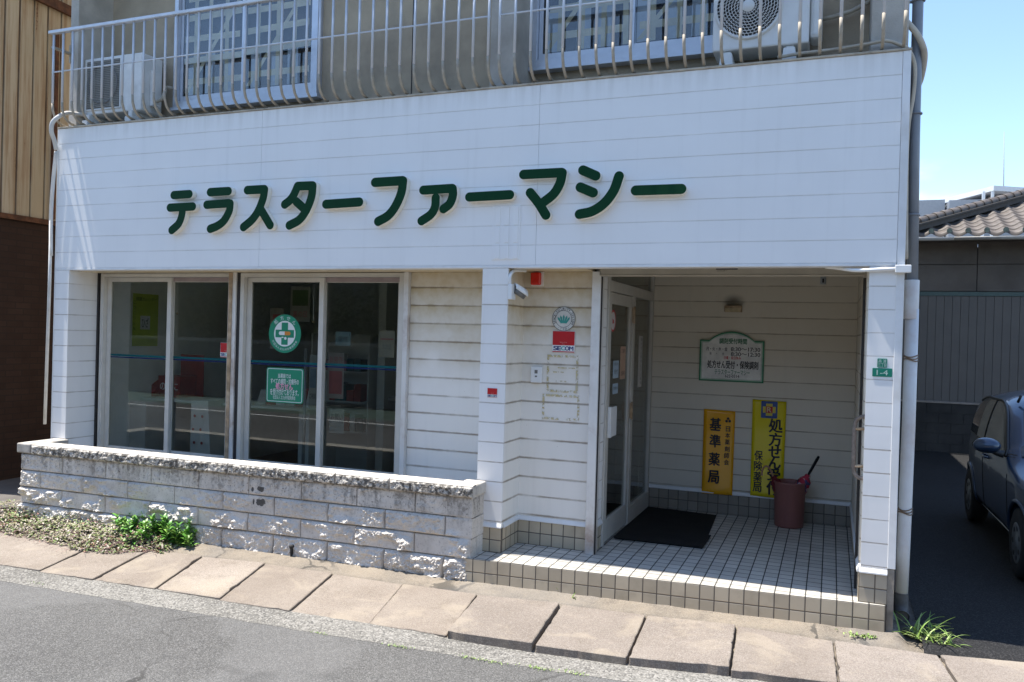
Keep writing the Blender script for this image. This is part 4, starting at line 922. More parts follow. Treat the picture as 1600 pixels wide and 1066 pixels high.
mx = (a[0]+b[0])/2; mb = MB(); mb.box(mx-0.014, mx+0.012, 0.3405, 0.343, a[1]-0.055, a[1]-0.026); mb.box(mx-0.010, mx+0.008, 0.3405, 0.343, a[1]-0.085, a[1]-0.072); mb.build('button', M['acgrille'], IC)
# yellowed glue left by two removed notices
def m_residue():
    t = NT('yellow_glue_residue'); p = t.pos(); n = t.noise(p, 38, 5, 0.7); n2 = t.noise(p, 9, 3)
    t.fin(t.mix(t.ss(n2, 0.35, 0.65), (0.52, 0.42, 0.16), (0.62, 0.55, 0.38)), 0.7); a = t.m('MULTIPLY', t.ss(n, 0.44, 0.54), t.ss(n2, 0.30, 0.5)); t.L(a, t.b.inputs['Alpha']); return t.mat
M['residue'] = m_residue()
Zr = lambda x, y: P2(840+x/5.08, 460+y/5.08, YP)
def residue(label, x0, y0, x1, y1, extra=()):
    (ax, az), (bx_, bz) = Zr(x0, y0), Zr(x1, y1); mb = MB(); w_ = 0.019; y = YP-0.003
    for u0, u1, v0, v1 in ((ax, bx_, az-w_, az), (ax, bx_, bz, bz+w_), (ax, ax+w_, bz, az), (bx_-w_, bx_, bz, az), *[(ax+(bx_-ax)*e[0], ax+(bx_-ax)*e[1], az+(bz-az)*e[2]-0.005, az+(bz-az)*e[2]+0.004) for e in extra]):
        nx = max(2, int((u1-u0)/0.01)); nz = max(2, int((v1-v0)/0.01)); y -= 0.0002
        mb.grid(np.array([[(u0+(u1-u0)*i/(nx-1), y, v0+(v1-v0)*j/(nz-1)) for j in range(nz)] for i in range(nx)]))
    tag(mb.build('glue_residue', M['residue']), label, 'residue')
residue('yellowed tape outline of a removed notice directly under the red security sign', 78, 478, 318, 785, ((.35, .9, .34), (.2, .55, .46), (.3, .7, .7)))
residue('lower yellowed tape outline of a removed notice, second below the red security sign', 40, 788, 330, 1008)
# address plates on the right pilaster
PLG = simple('address_plate_green', (0.012, 0.20, 0.13), 0.35, 0.05); PWH = simple('faded_white_print', (0.45, 0.58, 0.50), 0.5)
Zp = lambda x, y: P2(1320+x/4.44, 380+y/4.44, -0.002)
for (x0, y0, x1, y1, lines, lab) in ((227, 800, 293, 864, (('高 浦', .52, .92, .1, .9), ('三丁目', .08, .46, .08, .92)), 'small upper green address plate on the right white pilaster'), (192, 866, 328, 930, (('1-4', .2, .8, .22, .78),), 'wider lower green house number plate on the right white pilaster')):
    a, b = Zp(x0, y0), Zp(x1, y1); s = thing('address_plate', lab, 'address plate', (a[0], 0, b[1]), group='green address plates')
    mb = MB(); mb.prism(rounded(a[0], b[1], b[0], a[1], 0.005), (0, -0.0005, 0), FU, FV, NY, 0.0, 0.003); mb.build('plate', PLG, s)
    mb = MB(); h = a[1]-b[1]; w_ = b[0]-a[0]
    for tx, f0, f1, g0, g1 in lines: text_fit(mb, tx, a[0]+w_*g0, b[1]+h*f0, a[0]+w_*g1, b[1]+h*f1, (0, -0.0005, 0), FU, FV, 0.0036, bold=0.01)
    mb.build('lettering', PWH, s)
# porch lamp, socket, shutter label
PL = thing('porch_lamp', 'small rusty box lamp on the porch back wall above the opening hours sign', 'lamp', (-0.93, 2.36, 2.25))
a, b = P2(1132, 477.5, 2.33), P2(1158.5, 489, 2.33); mb = MB(); mb.box(a[0], b[0], 2.32, 2.399, b[1]+0.008, a[1]); mb.build('housing', M['brownwood'], PL, bevel=0.004)
mb = MB(); mb.box(a[0]+0.008, b[0]-0.008, 2.312, 2.319, b[1]+0.004, a[1]-0.025); mb.build('lamp_shade', simple('aged_cream_lens', (0.50, 0.40, 0.24), 0.4, 0.15, 20), PL, bevel=0.004)
a, b = P2(1282, 432.5, 2.39), P2(1290.5, 444.5, 2.39); so3 = thing('wall_switch', 'small grey switch box near the top right of the porch back wall', 'switch', (a[0], 2.39, b[1]))
mb = MB(); mb.box(a[0], b[0], 2.375, 2.399, b[1], a[1]); mb.build('box_cover', M['alugrey'], so3, bevel=0.003); mb = MB(); mb.box((a[0]+b[0])/2-0.008, (a[0]+b[0])/2+0.008, 2.370, 2.3745, b[1]+0.015, a[1]-0.02); mb.build('switch_slot', M['dark'], so3)
a, b = P2(1119, 418.5, 0.284), P2(1152.5, 424.5, 0.284); sl_ = thing('shutter_label', 'dark maker label on the beige shutter housing over the entrance', 'label', (a[0], 0.284, b[1]))
mb = MB(); mb.box(a[0], b[0], 0.2825, 0.2845, b[1]+(a[1]-b[1])*0.5, a[1]); mb.build('plate', M['ink'], sl_)
mb = MB(); text_fit(mb, 'シャッター', a[0]+0.01, b[1], a[0]+(b[0]-a[0])*0.5, b[1]+(a[1]-b[1])*0.42, (0, 0.284, 0), FU, FV, 0.001, bold=0.02); mb.build('lettering', M['ink'], sl_)
# grab bar by the right pilaster
GB = thing('grab_bar', 'worn wooden grab bar on the inner side of the right pilaster', 'grab bar', (0.17, 0.12, 1.1))
h = lambda x, y, yy: tuple(atY(1280+x/2.731, 620+y/2.731, yy))
mb = MB(); mb.tube(smooth_path([h(196, 84, .08), h(172, 90, .09), h(155, 110, .10), h(150, 160, .10), h(147, 260, .10), h(148, 315, .10), h(163, 342, .09), h(190, 350, .08)], 6), 0.014, 12); mb.build('bar', simple('worn_grey_wood', (0.20, 0.165, 0.14), 0.6, 0.3, 30, dirt=(0.12, 0.08, 0.06), dirtamt=0.6), GB)
for p, q_ in ((h(150, 137, .10), h(196, 137, .08)), (h(149, 296, .10), h(194, 296, .08))):
    mb = MB(); mb.tube([p, q_], 0.010, 8); mb.build('bracket', M['brownwood'], GB)
# opening hours board
HB = thing('opening_hours_sign', 'white opening hours board with arched top and green border on the porch back wall', 'sign', (-0.93, 2.38, 1.53))
yb = 2.372
Zh = lambda x, y: P2(1080+x/10.66, 510+y/10.66, yb)
GRN = simple('green_print', (0.015, 0.17, 0.07), 0.4); 
def archpoly(ins):
    x0, x1, z0, z1 = -1.248, -0.618, 1.535, 1.952; xa, xb = x0+0.100, x1-0.098; hh = 0.088; pts = [(x0+ins, z0+ins), (x1-ins, z0+ins), (x1-ins, z1-ins), (xb+ins*0.4, z1-ins)]
    cxm = (xa+xb)/2; hw = (xb-xa)/2-ins*0.4*-1
    R = (hw*hw+hh*hh)/(2*hh); zc_ = z1-ins+hh-R; a0 = math.asin(hw/R)
    pts += [(cxm+R*math.sin(a0-2*a0*k/18), zc_+R*math.cos(a0-2*a0*k/18)) for k in range(0, 19)]
    pts += [(x0+ins, z1-ins)]
    return pts
flat(archpoly(0), 2.398, simple('board_white', (0.76, 0.75, 0.71), 0.5), 'board', HB, 0.0262)
def border(i0, i1, mat, d, name):
    mb = MB(); A_, B_ = archpoly(i0), archpoly(i1); n = len(A_)
    mb.add([(x, yb-d, z) for x, z in A_]+[(x, yb-d, z) for x, z in B_], [(i, (i+1) % n, n+(i+1) % n, n+i) for i in range(n)]); mb.build(name, mat, HB)
border(0.0005, 0.013, GRN, 0.001, 'border'); border(0.013, 0.022, simple('pale_green_print', (0.25, 0.45, 0.32), 0.4), 0.0013, 'inner_border'); border(0.026, 0.028, GRN, 0.0012, 'border_line')
def line(mb, tx, x0, y0, x1, y1, bold=0.012, Z=Zh, y=None, d=0.0016, mi=0):
    a, b = Z(x0, y1), Z(x1, y0); text_fit(mb, tx, a[0], a[1], b[0], b[1], (0, yb if y is None else y, 0), FU, FV, d, bold, mi)
for rows_ in ((('調剤受付時間', 470, 208, 930, 288, 0.03, 0),), (('月・火・木・金', 250, 348, 605, 402, 0.012, 1), ('8:30～17:30', 662, 362, 1150, 412, 0.015, 1)),
              (('水', 303, 428, 345, 472, 0.012, 1), ('・', 420, 446, 430, 458, 0.012, 1), ('土', 512, 434, 553, 478, 0.012, 1), ('8:30～12:30', 662, 446, 1150, 494, 0.015, 1)),
              (('日曜・祝日休み', 545, 506, 828, 548, 0.02, 2),), (('処方せん受付・保険調剤', 268, 592, 1118, 690, 0.03, 1),), (('テラスターファーマシー', 390, 735, 975, 800, 0.012, 0),), (('622-0314', 562, 812, 800, 850, 0.012, 1),)):
    mb = MB()
    for tx, x0, y0, x1, y1, bo, mi in rows_: line(mb, tx, x0, y0, x1, y1, bo)
    mb.build('lettering', [GRN, M['ink'], M['red']][rows_[0][6]], HB)
# two hanging acrylic banners
def banner(label, quad, col, name='acrylic_banner'):
    s = thing(name, label, 'banner', tuple(atY(quad[3][0], quad[3][1], 2.39)), group='yellow acrylic banners in the porch')
    P = [P2(*p, 2.385) for p in quad]; t = NT('acrylic_'+label[:6]); t.fin(col, 0.12, spec=0.5); pm = t.mat
    nx, nz = 8, 24; G = []
    for i in range(nx+1):
        u = i/nx; row = []
        for j in range(nz+1):
            v = j/nz; top_ = np.array(P[0])*(1-u)+np.array(P[1])*u; bot_ = np.array(P[3])*(1-u)+np.array(P[2])*u; q = top_*(1-v)+bot_*v
            row.append((q[0], 2.386+0.0018*math.sin(v*9+u*2.0)+0.001*math.sin(u*5+v*14), q[1]))
        G.append(row)
    mb = MB(); mb.grid(np.array(G)); o = mb.build('sheet', pm, s); sd = o.modifiers.new('solid', 'SOLIDIFY'); sd.thickness = 0.003; sd.offset = 0
    return s
Zb = lambda x, y: P2(1090+x/5.076, 620+y/5.076, 2.38)
def vchars(mb, items, bold, mi=0):
    for chs, x0, y0, x1, y1 in items: line(mb, chs, x0, y0, x1, y1, bold, Zb, 2.38, 0.0, mi)
s = banner('orange acrylic banner with four large black characters, left of the yellow banner', [(1100, 639), (1149, 643), (1144, 774), (1096, 771)], (0.85, 0.40, 0.012))
mb = MB(); vchars(mb, [('基', 97, 172, 187, 265), ('準', 95, 305, 183, 398), ('薬', 88, 448, 176, 542), ('局', 82, 590, 170, 682)], 0.035); vchars(mb, [('日', 224, 236, 258, 276), ('本', 218, 288, 258, 326), ('薬', 216, 340, 256, 380), ('剤', 214, 396, 254, 436), ('師', 211, 446, 251, 488), ('会', 209, 500, 249, 540)], 0.02)
mb.build('lettering', M['ink'], s)
mb = MB()
for x, y in ((242, 174), (230, 194), (254, 194)):
    cc = Zb(x, y); mb.prism(circle(cc[0], cc[1], 0.0135, 20), (0, 2.382, 0), FU, FV, NY, 0, 0.0012+0.0002*x/100)
mb.build('emblem', M['ink'], s)
s = banner('yellow acrylic banner with blue cross emblem behind the umbrella bin', [(1176, 624), (1229, 628), (1223, 780), (1172, 774)], (0.74, 0.60, 0.012))
mb = MB(); vchars(mb, [('処', 565, 180, 675, 280), ('方', 565, 290, 668, 388), ('せ', 562, 395, 662, 480), ('ん', 558, 485, 658, 570), ('受', 552, 575, 655, 660), ('付', 546, 672, 650, 775)], 0.035); vchars(mb, [('保', 450, 430, 518, 502), ('険', 446, 514, 514, 586), ('薬', 442, 598, 510, 670), ('局', 436, 680, 506, 752)], 0.02); mb.build('lettering', M['ink'], s)
em = MB(); a, b = Zb(502, 167), Zb(635, 40); em.prism(rounded(a[0], a[1], b[0], b[1], 0.006), (0, 2.382, 0), FU, FV, NY, 0, 0.0015); em = em.build('emblem', simple('emblem_blue', (0.015, 0.06, 0.26), 0.4), s)
def cross(cx_, cz_, w_, t_): return [(cx_-t_, cz_-w_), (cx_+t_, cz_-w_), (cx_+t_, cz_-t_), (cx_+w_, cz_-t_), (cx_+w_, cz_+t_), (cx_+t_, cz_+t_), (cx_+t_, cz_+w_), (cx_-t_, cz_+w_), (cx_-t_, cz_+t_), (cx_-w_, cz_+t_), (cx_-w_, cz_-t_), (cx_-t_, cz_-t_)]
m_ = ((a[0]+b[0])/2, (a[1]+b[1])/2); hw = (b[0]-a[0])/2
mb = MB(); mb.prism(cross(m_[0], m_[1], hw*0.78, hw*0.40), (0, 2.381, 0), FU, FV, NY, 0, 0.0015); mb.build('cross', simple('emblem_yellow', (0.62, 0.52, 0.05), 0.4), em)
mb = MB(); mb.prism([(m_[0]-hw*.42, m_[1]-hw*.42), (m_[0]+hw*.42, m_[1]-hw*.42), (m_[0]+hw*.42, m_[1]+hw*.42), (m_[0]-hw*.42, m_[1]+hw*.42)], (0, 2.38, 0), FU, FV, NY, 0, 0.0015); mb.build('red_square', M['red'], em)
mb = MB(); text_fit(mb, 'R', m_[0]-hw*.28, m_[1]-hw*.32, m_[0]+hw*.28, m_[1]+hw*.32, (0, 2.38, 0), FU, FV, 0.0022, 0.02); mb.build('letter', simple('emblem_cream', (0.6, 0.5, 0.3), 0.4), em)

# ------------------------------------------------------------------ mats, bin, umbrellas
def m_mat():
    t = NT('ribbed_black_mat'); p = t.obj(); x, y, z = t.sep(p); t.bump(t.noise(p, 300, 3), 0.8, 0.004); n = t.noise(p, 5, 5)
    return t.fin(t.mix(n, (0.012, 0.012, 0.012), (0.032, 0.030, 0.028)), 0.95, spec=0.15)
M['mat'] = m_mat()
mb = MB(); mb.hexa([(-1.725, 1.30, 0.2005), (-0.975, 1.345, 0.2005), (-1.02, 2.27, 0.2005), (-1.72, 2.34, 0.2005), (-1.725, 1.30, 0.212), (-0.975, 1.345, 0.212), (-1.02, 2.27, 0.212), (-1.72, 2.34, 0.212)])
tag(mb.build('doormat', M['mat'], bevel=0.003), 'larger black doormat lying beside the entrance door', 'doormat', 'black doormats in the porch')
mb = MB(); mb.hexa([(-1.71, 0.862, 0.2130), (-0.950, 0.895, 0.2130), (-0.948, 1.352, 0.2130), (-1.715, 1.285, 0.2130), (-1.71, 0.862, 0.221), (-0.950, 0.895, 0.221), (-0.948, 1.352, 0.221), (-1.715, 1.285, 0.221)])
mb.box(-1.70, -0.96, 0.90, 1.27, 0.2006, 0.2128)
tag(mb.build('doormat', M['mat'], bevel=0.003), 'smaller black doormat overlapping the front of the larger one', 'doormat', 'black doormats in the porch')
UB = thing('umbrella_bin', 'dusty pink plastic bin holding umbrellas in the porch corner', 'bin', (-0.335, 2.17, 0.2))
t = NT('dusty_pink_plastic'); p = t.obj(); x, y, z = t.sep(p); n = t.noise(t.scale(p, (6, 6, 1.5)), 3, 5); t.bump(t.noise(t.scale(p, (1, 1, 1)), 25, 2), 0.1, 0.004)
pink = t.fin(t.mix(n, (0.23, 0.085, 0.072), (0.32, 0.13, 0.11)), t.m('ADD', 0.35, t.m('MULTIPLY', n, 0.2)))
mb = MB(); mb.lathe([(0.0, 0.001), (0.128, 0.001), (0.132, 0.012), (0.143, 0.405), (0.148, 0.412), (0.148, 0.425), (0.138, 0.425), (0.134, 0.40), (0.122, 0.02), (0.0, 0.02)], (-0.335, 2.17, 0.2), 44); mb.build('bin_body', pink, UB)
def umbrella(label, base, tip, fab, hook=None, fr=0.024, f0=0.05, f1=0.72, handlemat=None):
    b, t_ = Vector(base), Vector(tip); s = thing('umbrella', label, 'umbrella', base, group='umbrellas in the pink bin'); d = (t_-b)
    mb = MB(); k = 16; path = [b+d*(f0+(f1-f0)*i/k) for i in range(k+1)]; rs = [fr*(0.35+0.75*math.sin(math.pi*min(1, 0.15+0.62*i/k)))*(1 if i < k-1 else 0.55) for i in range(k+1)]
    mb.tube(path, rs, 14)
    for v in range(mb.v.__len__()):                                   # folds of the wrapped cloth
        q = Vector(mb.v[v]); u = (q-b).dot(d.normalized()); cpt = b+d.normalized()*u; rad = q-cpt; ang = math.atan2(rad.y, rad.x); mb.v[v] = tuple(cpt+rad*(1+0.22*math.sin(ang*6+u*9)))
    mb.build('canopy', fab, s)
    mb = MB(); mb.tube([b, t_], 0.0045, 8); mb.build('shaft', M['acgrille'], s)
    mb = MB()
    if hook: mb.tube(smooth_path(hook, 6), 0.0085, 10)
    else: mb.tube([b+d*f1, b+d*(f1+0.04), b+d*0.96, t_], [0.010, 0.0125, 0.014, 0.010], 12)
    mb.build('handle', handlemat, s)
def m_plaid():
    t = NT('red_patterned_cloth'); p = t.obj(); v = t.voro(p, 30, out='Color'); vv = t.sep(v)[0]
    return t.fin(t.mix(t.ss(vv, 0.55, 0.6), (0.48, 0.03, 0.06), t.mix(t.ss(vv, 0.75, 0.8), (0.65, 0.45, 0.45), (0.06, 0.06, 0.16))), 0.7)
e = atY(1279.5, 713, 2.20)
umbrella('red patterned umbrella with straight black handle leaning right out of the bin', (-0.40, 2.15, 0.23), tuple(e), m_plaid(), None, 0.050, 0.10, 0.72, M['black'])
hp = [tuple(atY(*p, 2.17)) for p in [(1212, 760), (1207, 742), (1202.5, 732), (1197, 728.5), (1192.5, 732), (1190.5, 739), (1191, 743)]]
umbrella('dark red folded umbrella with curved wooden handle leaning left out of the bin', (-0.28, 2.16, 0.23), hp[1], simple('dark_red_cloth', (0.12, 0.008, 0.012), 0.75, 0.2), hp, 0.050, 0.08, 0.97, simple('cane_handle', (0.40, 0.20, 0.11), 0.4, 0.15))

# ------------------------------------------------------------------ stickers on the shop windows
GST = simple('sticker_green', (0.008, 0.22, 0.12), 0.4, 0.03); WST = simple('sticker_white', (0.72, 0.74, 0.72), 0.45, 0.02); PINK = simple('sticker_pink', (0.70, 0.30, 0.42), 0.4); ORG = simple('capsule_orange', (0.62, 0.22, 0.03), 0.4)
YG = 0.3855
Zs = lambda x, y: P2(410+x/6.66, 480+y/6.66, YG)
c = Zs(233, 277); rx = (Zs(400, 277)[0]-Zs(66, 277)[0])/2; rz = (Zs(233, 76)[1]-Zs(233, 478)[1])/2
RS = thing('prescription_sticker', 'round green sticker with white ring and green cross on the shop window', 'sticker', (c[0], YG, c[1]))
flat(circle(c[0], c[1], rx, 48, rz), YG, GST, 'disc', RS, 0.0008)
flat(circle(c[0], c[1], rx*0.665, 48, rz*0.665), YG-0.0008, WST, 'white_disc', RS, 0.0005)
w_, t_ = rx*0.575, rx*0.20; cr = [((a-c[0])+c[0], (b-c[1])*rz/rx+c[1]) for a, b in cross(c[0], c[1], w_, t_)]; flat(cr, YG-0.0013, GST, 'cross', RS, 0.0005)
mb = MB(); cw, chh = rx*0.27, rz*0.095; cy_ = c[1]+rz*0.02
mb.prism([(c[0], cy_-chh), (c[0], cy_+chh)]+[(c[0]-cw+chh*0+chh*math.cos(a)-0, cy_+chh*math.sin(a)) for a in np.linspace(math.pi/2, 3*math.pi/2, 10)], (0, YG-0.0018, 0), FU, FV, NY, 0, 0.0005, 0)
mb.prism([(c[0], cy_+chh), (c[0], cy_-chh)]+[(c[0]+cw+chh*math.cos(a), cy_+chh*math.sin(a)) for a in np.linspace(-math.pi/2, math.pi/2, 10)], (0, YG-0.0018, 0), FU, FV, NY, 0, 0.0005, 1)
mb.prism(circle(c[0]+rx*0.05, c[1]-rz*0.24, rx*0.075, 16), (0, YG-0.0018, 0), FU, FV, NY, 0, 0.0006, 0); mb.prism(circle(c[0]-rx*0.13, c[1]-rz*0.19, rx*0.07, 16, rx*0.03), (0, YG-0.0018, 0), FU, FV, NY, 0, 0.0006, 0)
mb.build('capsule', [WST, ORG], RS)
mb = MB()
for i, chs in enumerate('処方せん'):
    a = math.radians(133-29*i); char_at(mb, chs, c[0]+rx*0.82*math.cos(a), c[1]+rz*0.82*math.sin(a), rx*0.24, a-math.pi/2, (0, YG, 0), FU, FV, 0.0013, 0.02)
TX = '社団法人北九州市薬剤師会'
for i, chs in enumerate(TX):
    a = math.radians(210+120*i/(len(TX)-1)); char_at(mb, chs, c[0]+rx*0.82*math.cos(a), c[1]+rz*0.82*math.sin(a), rx*0.135, a+math.pi/2, (0, YG, 0), FU, FV, 0.0013, 0.005)
mb.build('lettering', WST, RS)
NB = thing('prescription_notice', 'green rectangular notice with white border below the round green sticker', 'notice', (*Zs(235, 980)[:1], YG, Zs(235, 980)[1]))
a, b = Zs(38, 985), Zs(432, 642)
flat(rounded(a[0], a[1], b[0], b[1], 0.025), YG, GST, 'board', NB, 0.003)
mb = MB(); n1, n2 = rounded(a[0]+0.011, a[1]+0.010, b[0]-0.011, b[1]-0.010, 0.019), rounded(a[0]+0.016, a[1]+0.015, b[0]-0.016, b[1]-0.015, 0.015); n = len(n1)
mb.add([(x, YG-0.0036, z) for x, z in n1]+[(x, YG-0.0036, z) for x, z in n2], [(i, (i+1) % n, n+(i+1) % n, n+i) for i in range(n)])
for tx, x0, y0, x1, y1, bo, mi in (('当薬局では', 165, 697, 300, 736, .01, 0), ('すべての病院・診療所の', 88, 752, 382, 795, .01, 0), ('処方せん', 140, 796, 320, 855, .04, 1), ('を受け付けております。', 84, 862, 380, 910, .01, 0), ('社団法人 北九州市薬剤師会', 112, 928, 345, 955, .0, 0)): line(mb, tx, x0, y0, x1, y1, bo, Zs, YG, 0.0042, mi)
mb.build('lettering', [WST, PINK], NB)
a, b = P2(344, 535.5, 0.416), P2(362, 559, 0.416); security_sign('security_sticker', 'red security sticker at the edge of the left shop window pane', a[0], b[0], b[1], a[1], 0.4225, parent_th=0.001)
# notices on the glass door
Zd = lambda x, y: (lambda q: (q[1], q[2]))(atX(930+x/3.553, 420+y/3.553, DX+0.004))
def dnotice(label, x0, y0, x1, y1, col, texts=(), rnd=False, cat='notice', name='door_notice'):
    a, b = Zd(x0, y1), Zd(x1, y0); z1 = a[1]+abs(Zd(x0, y0)[1]-a[1]); s = thing(name, label, cat, (DX, a[0], a[1]))
    mat = simple(name+'_paper', col, 0.6, 0.05, 12)
    mb = MB(); poly = circle((a[0]+b[0])/2, (a[1]+z1)/2, (b[0]-a[0])/2, 30, (z1-a[1])/2) if rnd else [(a[0], a[1]), (b[0], a[1]), (b[0], z1), (a[0], z1)]
    mb.prism(poly, (DX+0.0035, 0, 0), SU, SV, (1, 0, 0), 0, 0.001); mb.build('paper', mat, s)
    if rnd:
        mb = MB(); i2 = circle((a[0]+b[0])/2, (a[1]+z1)/2, (b[0]-a[0])/2*0.82, 30, (z1-a[1])/2*0.82); n = 30
        mb.add([(DX+0.0052, y, z) for y, z in poly]+[(DX+0.0052, y, z) for y, z in i2], [(i, (i+1) % n, n+(i+1) % n, n+i) for i in range(n)])
        cy2, cz2 = (a[0]+b[0])/2, (a[1]+z1)/2; mb.prism([(cy2-0.02, cz2-0.025), (cy2+0.03, cz2-0.02), (cy2+0.025, cz2+0.006), (cy2-0.02, cz2+0.02)], (DX+0.0045, 0, 0), SU, SV, (1, 0, 0), 0, 0.001); mb.build('print', M['red'], s)
    if texts:
        mb = MB()
        for tx, f0, g0, f1, g1 in texts: text_fit(mb, tx, a[0]+(b[0]-a[0])*f0, a[1]+(z1-a[1])*g0, a[0]+(b[0]-a[0])*f1, a[1]+(z1-a[1])*g1, (DX+0.0045, 0, 0), SU, SV, 0.0006)
        mb.build('print', M['ink'], s)
dnotice('round red and white no smoking style sticker on the entrance door glass', 82, 225, 116, 350, (0.65, 0.6, 0.58), rnd=True, cat='sticker', name='door_sticker')
dnotice('orange and white paper poster on the entrance door glass', 136, 432, 170, 615, (0.55, 0.36, 0.25), (('ご案内', .15, .8, .85, .93), ('お薬手帳', .15, .1, .85, .25)))
dnotice('pale blue paper notice on the entrance door left of the orange poster', 98, 512, 131, 610, (0.42, 0.52, 0.60), (('お知らせ', .1, .72, .9, .9), ('受付', .2, .25, .8, .5)))
dnotice('lower pale blue slip on the entrance door under the other blue notice', 96, 640, 127, 698, (0.42, 0.52, 0.60), (('営業中', .1, .4, .9, .7),))
dnotice('tall narrow white notice with vertical writing on the fixed door panel', 235, 372, 264, 660, (0.62, 0.60, 0.57), tuple((ch, .55, 0.90-0.085*i, .85, 0.96-0.085*i) for i, ch in enumerate('処方せん受付しています')))

# ------------------------------------------------------------------ seen through the shop windows
def pbox(mb, px0, py0, px1, py1, y, dep, mi=0):
    a, b = atY(px0, py1, y), atY(px1, py0, y); mb.box(a[0], b[0], y, y+dep, a[2], b[2], mi); return a, b
PKP_ = simple('pink_pack', (0.5, 0.22, 0.24), 0.5)
CW = simple('white_laminate', (0.62, 0.63, 0.62), 0.5, 0.03); PAP = simple('printed_paper', (0.55, 0.53, 0.50), 0.7, 0.1, 14)
T = thing('shop_counter', 'white counter cabinet inside the left shop window', 'counter', (-6.4, 0.9, 0.2))
a0, b0 = atY(182, 700, 0.80), atY(228, 624, 0.80); c1 = atY(374, 604, 1.3)
mb = MB(); mb.box(a0[0], b0[0], 0.80, 1.5, 0.21, b0[2]-0.03); mb.build('cabinet', CW, T, bevel=0.004)
mb = MB(); mb.box(a0[0]-0.02, -4.95, 0.95, 1.55, b0[2]-0.028, b0[2]); mb.build('countertop', CW, T, bevel=0.004)
mb = MB(); mb.box(-5.1, -4.97, 1.0, 1.5, 0.21, b0[2]-0.03); mb.build('side_panel', CW, T, bevel=0.004)
zt = b0[2]+0.0005
REDB = simple('red_carton', (0.34, 0.03, 0.018), 0.45, 0.12, 14); 
T = thing('display_box', 'red display box with raised back panel standing on the counter in the left window', 'box', (-5.9, 1.2, zt))
mb = MB(); a, b = atY(262, 0, 1.15), atY(296, 0, 1.15); mb.box(a[0], b[0], 1.15, 1.4, zt, zt+0.24); mb.build('carton', REDB, T)
mb = MB(); mb.box(a[0]+0.08, b[0]+0.1, 1.405, 1.415, zt, zt+0.48); mb.build('back_panel', REDB, T)
mb = MB(); text_fit(mb, 'のどに', a[0]+0.03, zt+0.08, b[0]-0.03, zt+0.17, (0, 1.15, 0), FU, FV, 0.001, 0.02); mb.build('print', M['white'], T)
T = thing('display_box', 'smaller red carton at the left end of the counter in the left window', 'box', (-6.2, 1.2, zt))
mb = MB(); a, b = atY(247, 0, 1.1), atY(258, 0, 1.1); mb.hexa([(a[0], 1.1, zt), (b[0], 1.1, zt), (b[0], 1.35, zt), (a[0], 1.35, zt), (a[0], 1.1, zt+0.16), (b[0], 1.1, zt+0.10), (b[0], 1.35, zt+0.24), (a[0], 1.35, zt+0.30)]); mb.build('carton', REDB, T)
T = thing('leaflet_rack', 'row of pale leaflets and packets along the counter in the left window', 'leaflets', (-5.6, 1.2, zt))
for k in range(6):
    x = -5.72+k*0.125; mb = MB(); mb.hexa([(x, 1.10, zt), (x+0.11, 1.10, zt), (x+0.11, 1.14, zt), (x, 1.14, zt), (x, 1.17, zt+0.15+0.04*(k % 3)), (x+0.11, 1.17, zt+0.15+0.04*(k % 3)), (x+0.11, 1.19, zt+0.15+0.04*(k % 3)), (x, 1.19, zt+0.15+0.04*(k % 3))]); mb.build('leaflet', [PAP, REDB, CW][k % 3], T)
T = thing('display_stand', 'white cardboard display stand with dark red dots on the floor in the left window', 'display stand', tuple(atY(315, 700, 0.75)))
a, b = atY(297, 706, 0.70), atY(328, 628, 0.70)
mb = MB(); x0, x1 = a[0], b[0]; z0, z1 = 0.21, b[2]; mb.hexa([(x0, 0.70, z0), (x1+0.05, 0.70, z0), (x1+0.05, 1.0, z0), (x0, 1.0, z0), (x0, 0.70, z1), (x1-0.06, 0.74, z1), (x1-0.06, 1.0, z1), (x0, 1.0, z1)]); mb.build('carton', CW, T)
mb = MB()
for i in range(2):
    for j in range(6): mb.prism(circle(x0+0.03+0.10*i+0.02*(j % 2), z0+0.10+(z1-z0-0.12)*j/6.0, 0.016, 14), (0, 0.6995, 0), FU, FV, NY, 0, 0.001)
mb.build('dots', simple('dark_red_dot', (0.30, 0.02, 0.03), 0.5), T)
# lime poster on the left inner wall
T = thing('wall_poster', 'lime green calendar poster on the inner left wall of the shop', 'poster', (-7.18, 1.0, 1.6))
f = lambda px, py: (lambda q: (q[1], q[2]))(atX(px, py, -7.185))
(ya, za), (yb2, zb2) = f(206, 541), f(248, 461)
mb = MB(); mb.add([(-7.186, ya, za), (-7.186, yb2, za), (-7.186, yb2, zb2), (-7.186, ya, zb2)], [(0, 1, 2, 3)]); mb.build('paper', simple('lime_paper', (0.46, 0.55, 0.09), 0.7, 0.06), T)
mb = MB(); u = lambda s_: ya+(yb2-ya)*s_; v = lambda s_: za+(zb2-za)*s_
mb.add([(-7.1852, u(.30), v(.32)), (-7.1852, u(.68), v(.32)), (-7.1852, u(.68), v(.58)), (-7.1852, u(.30), v(.58))], [(0, 1, 2, 3)]); mb.build('white_panel', CW, T)
mb = MB(); text_fit(mb, 'ひざ', u(.36), v(.36), u(.62), v(.54), (-7.1845, 0, 0), SU, SV, 0.0); text_fit(mb, '健康カレンダー', u(.12), v(.86), u(.92), v(.94), (-7.1845, 0, 0), SU, SV, 0.0)
for i, ch in enumerate('こつこつ元気に'): text_fit(mb, ch, u(.02), v(.80-.1*i), u(.11), v(.86-.1*i), (-7.1845, 0, 0), SU, SV, 0.0)
mb.build('print', M['ink'], T)
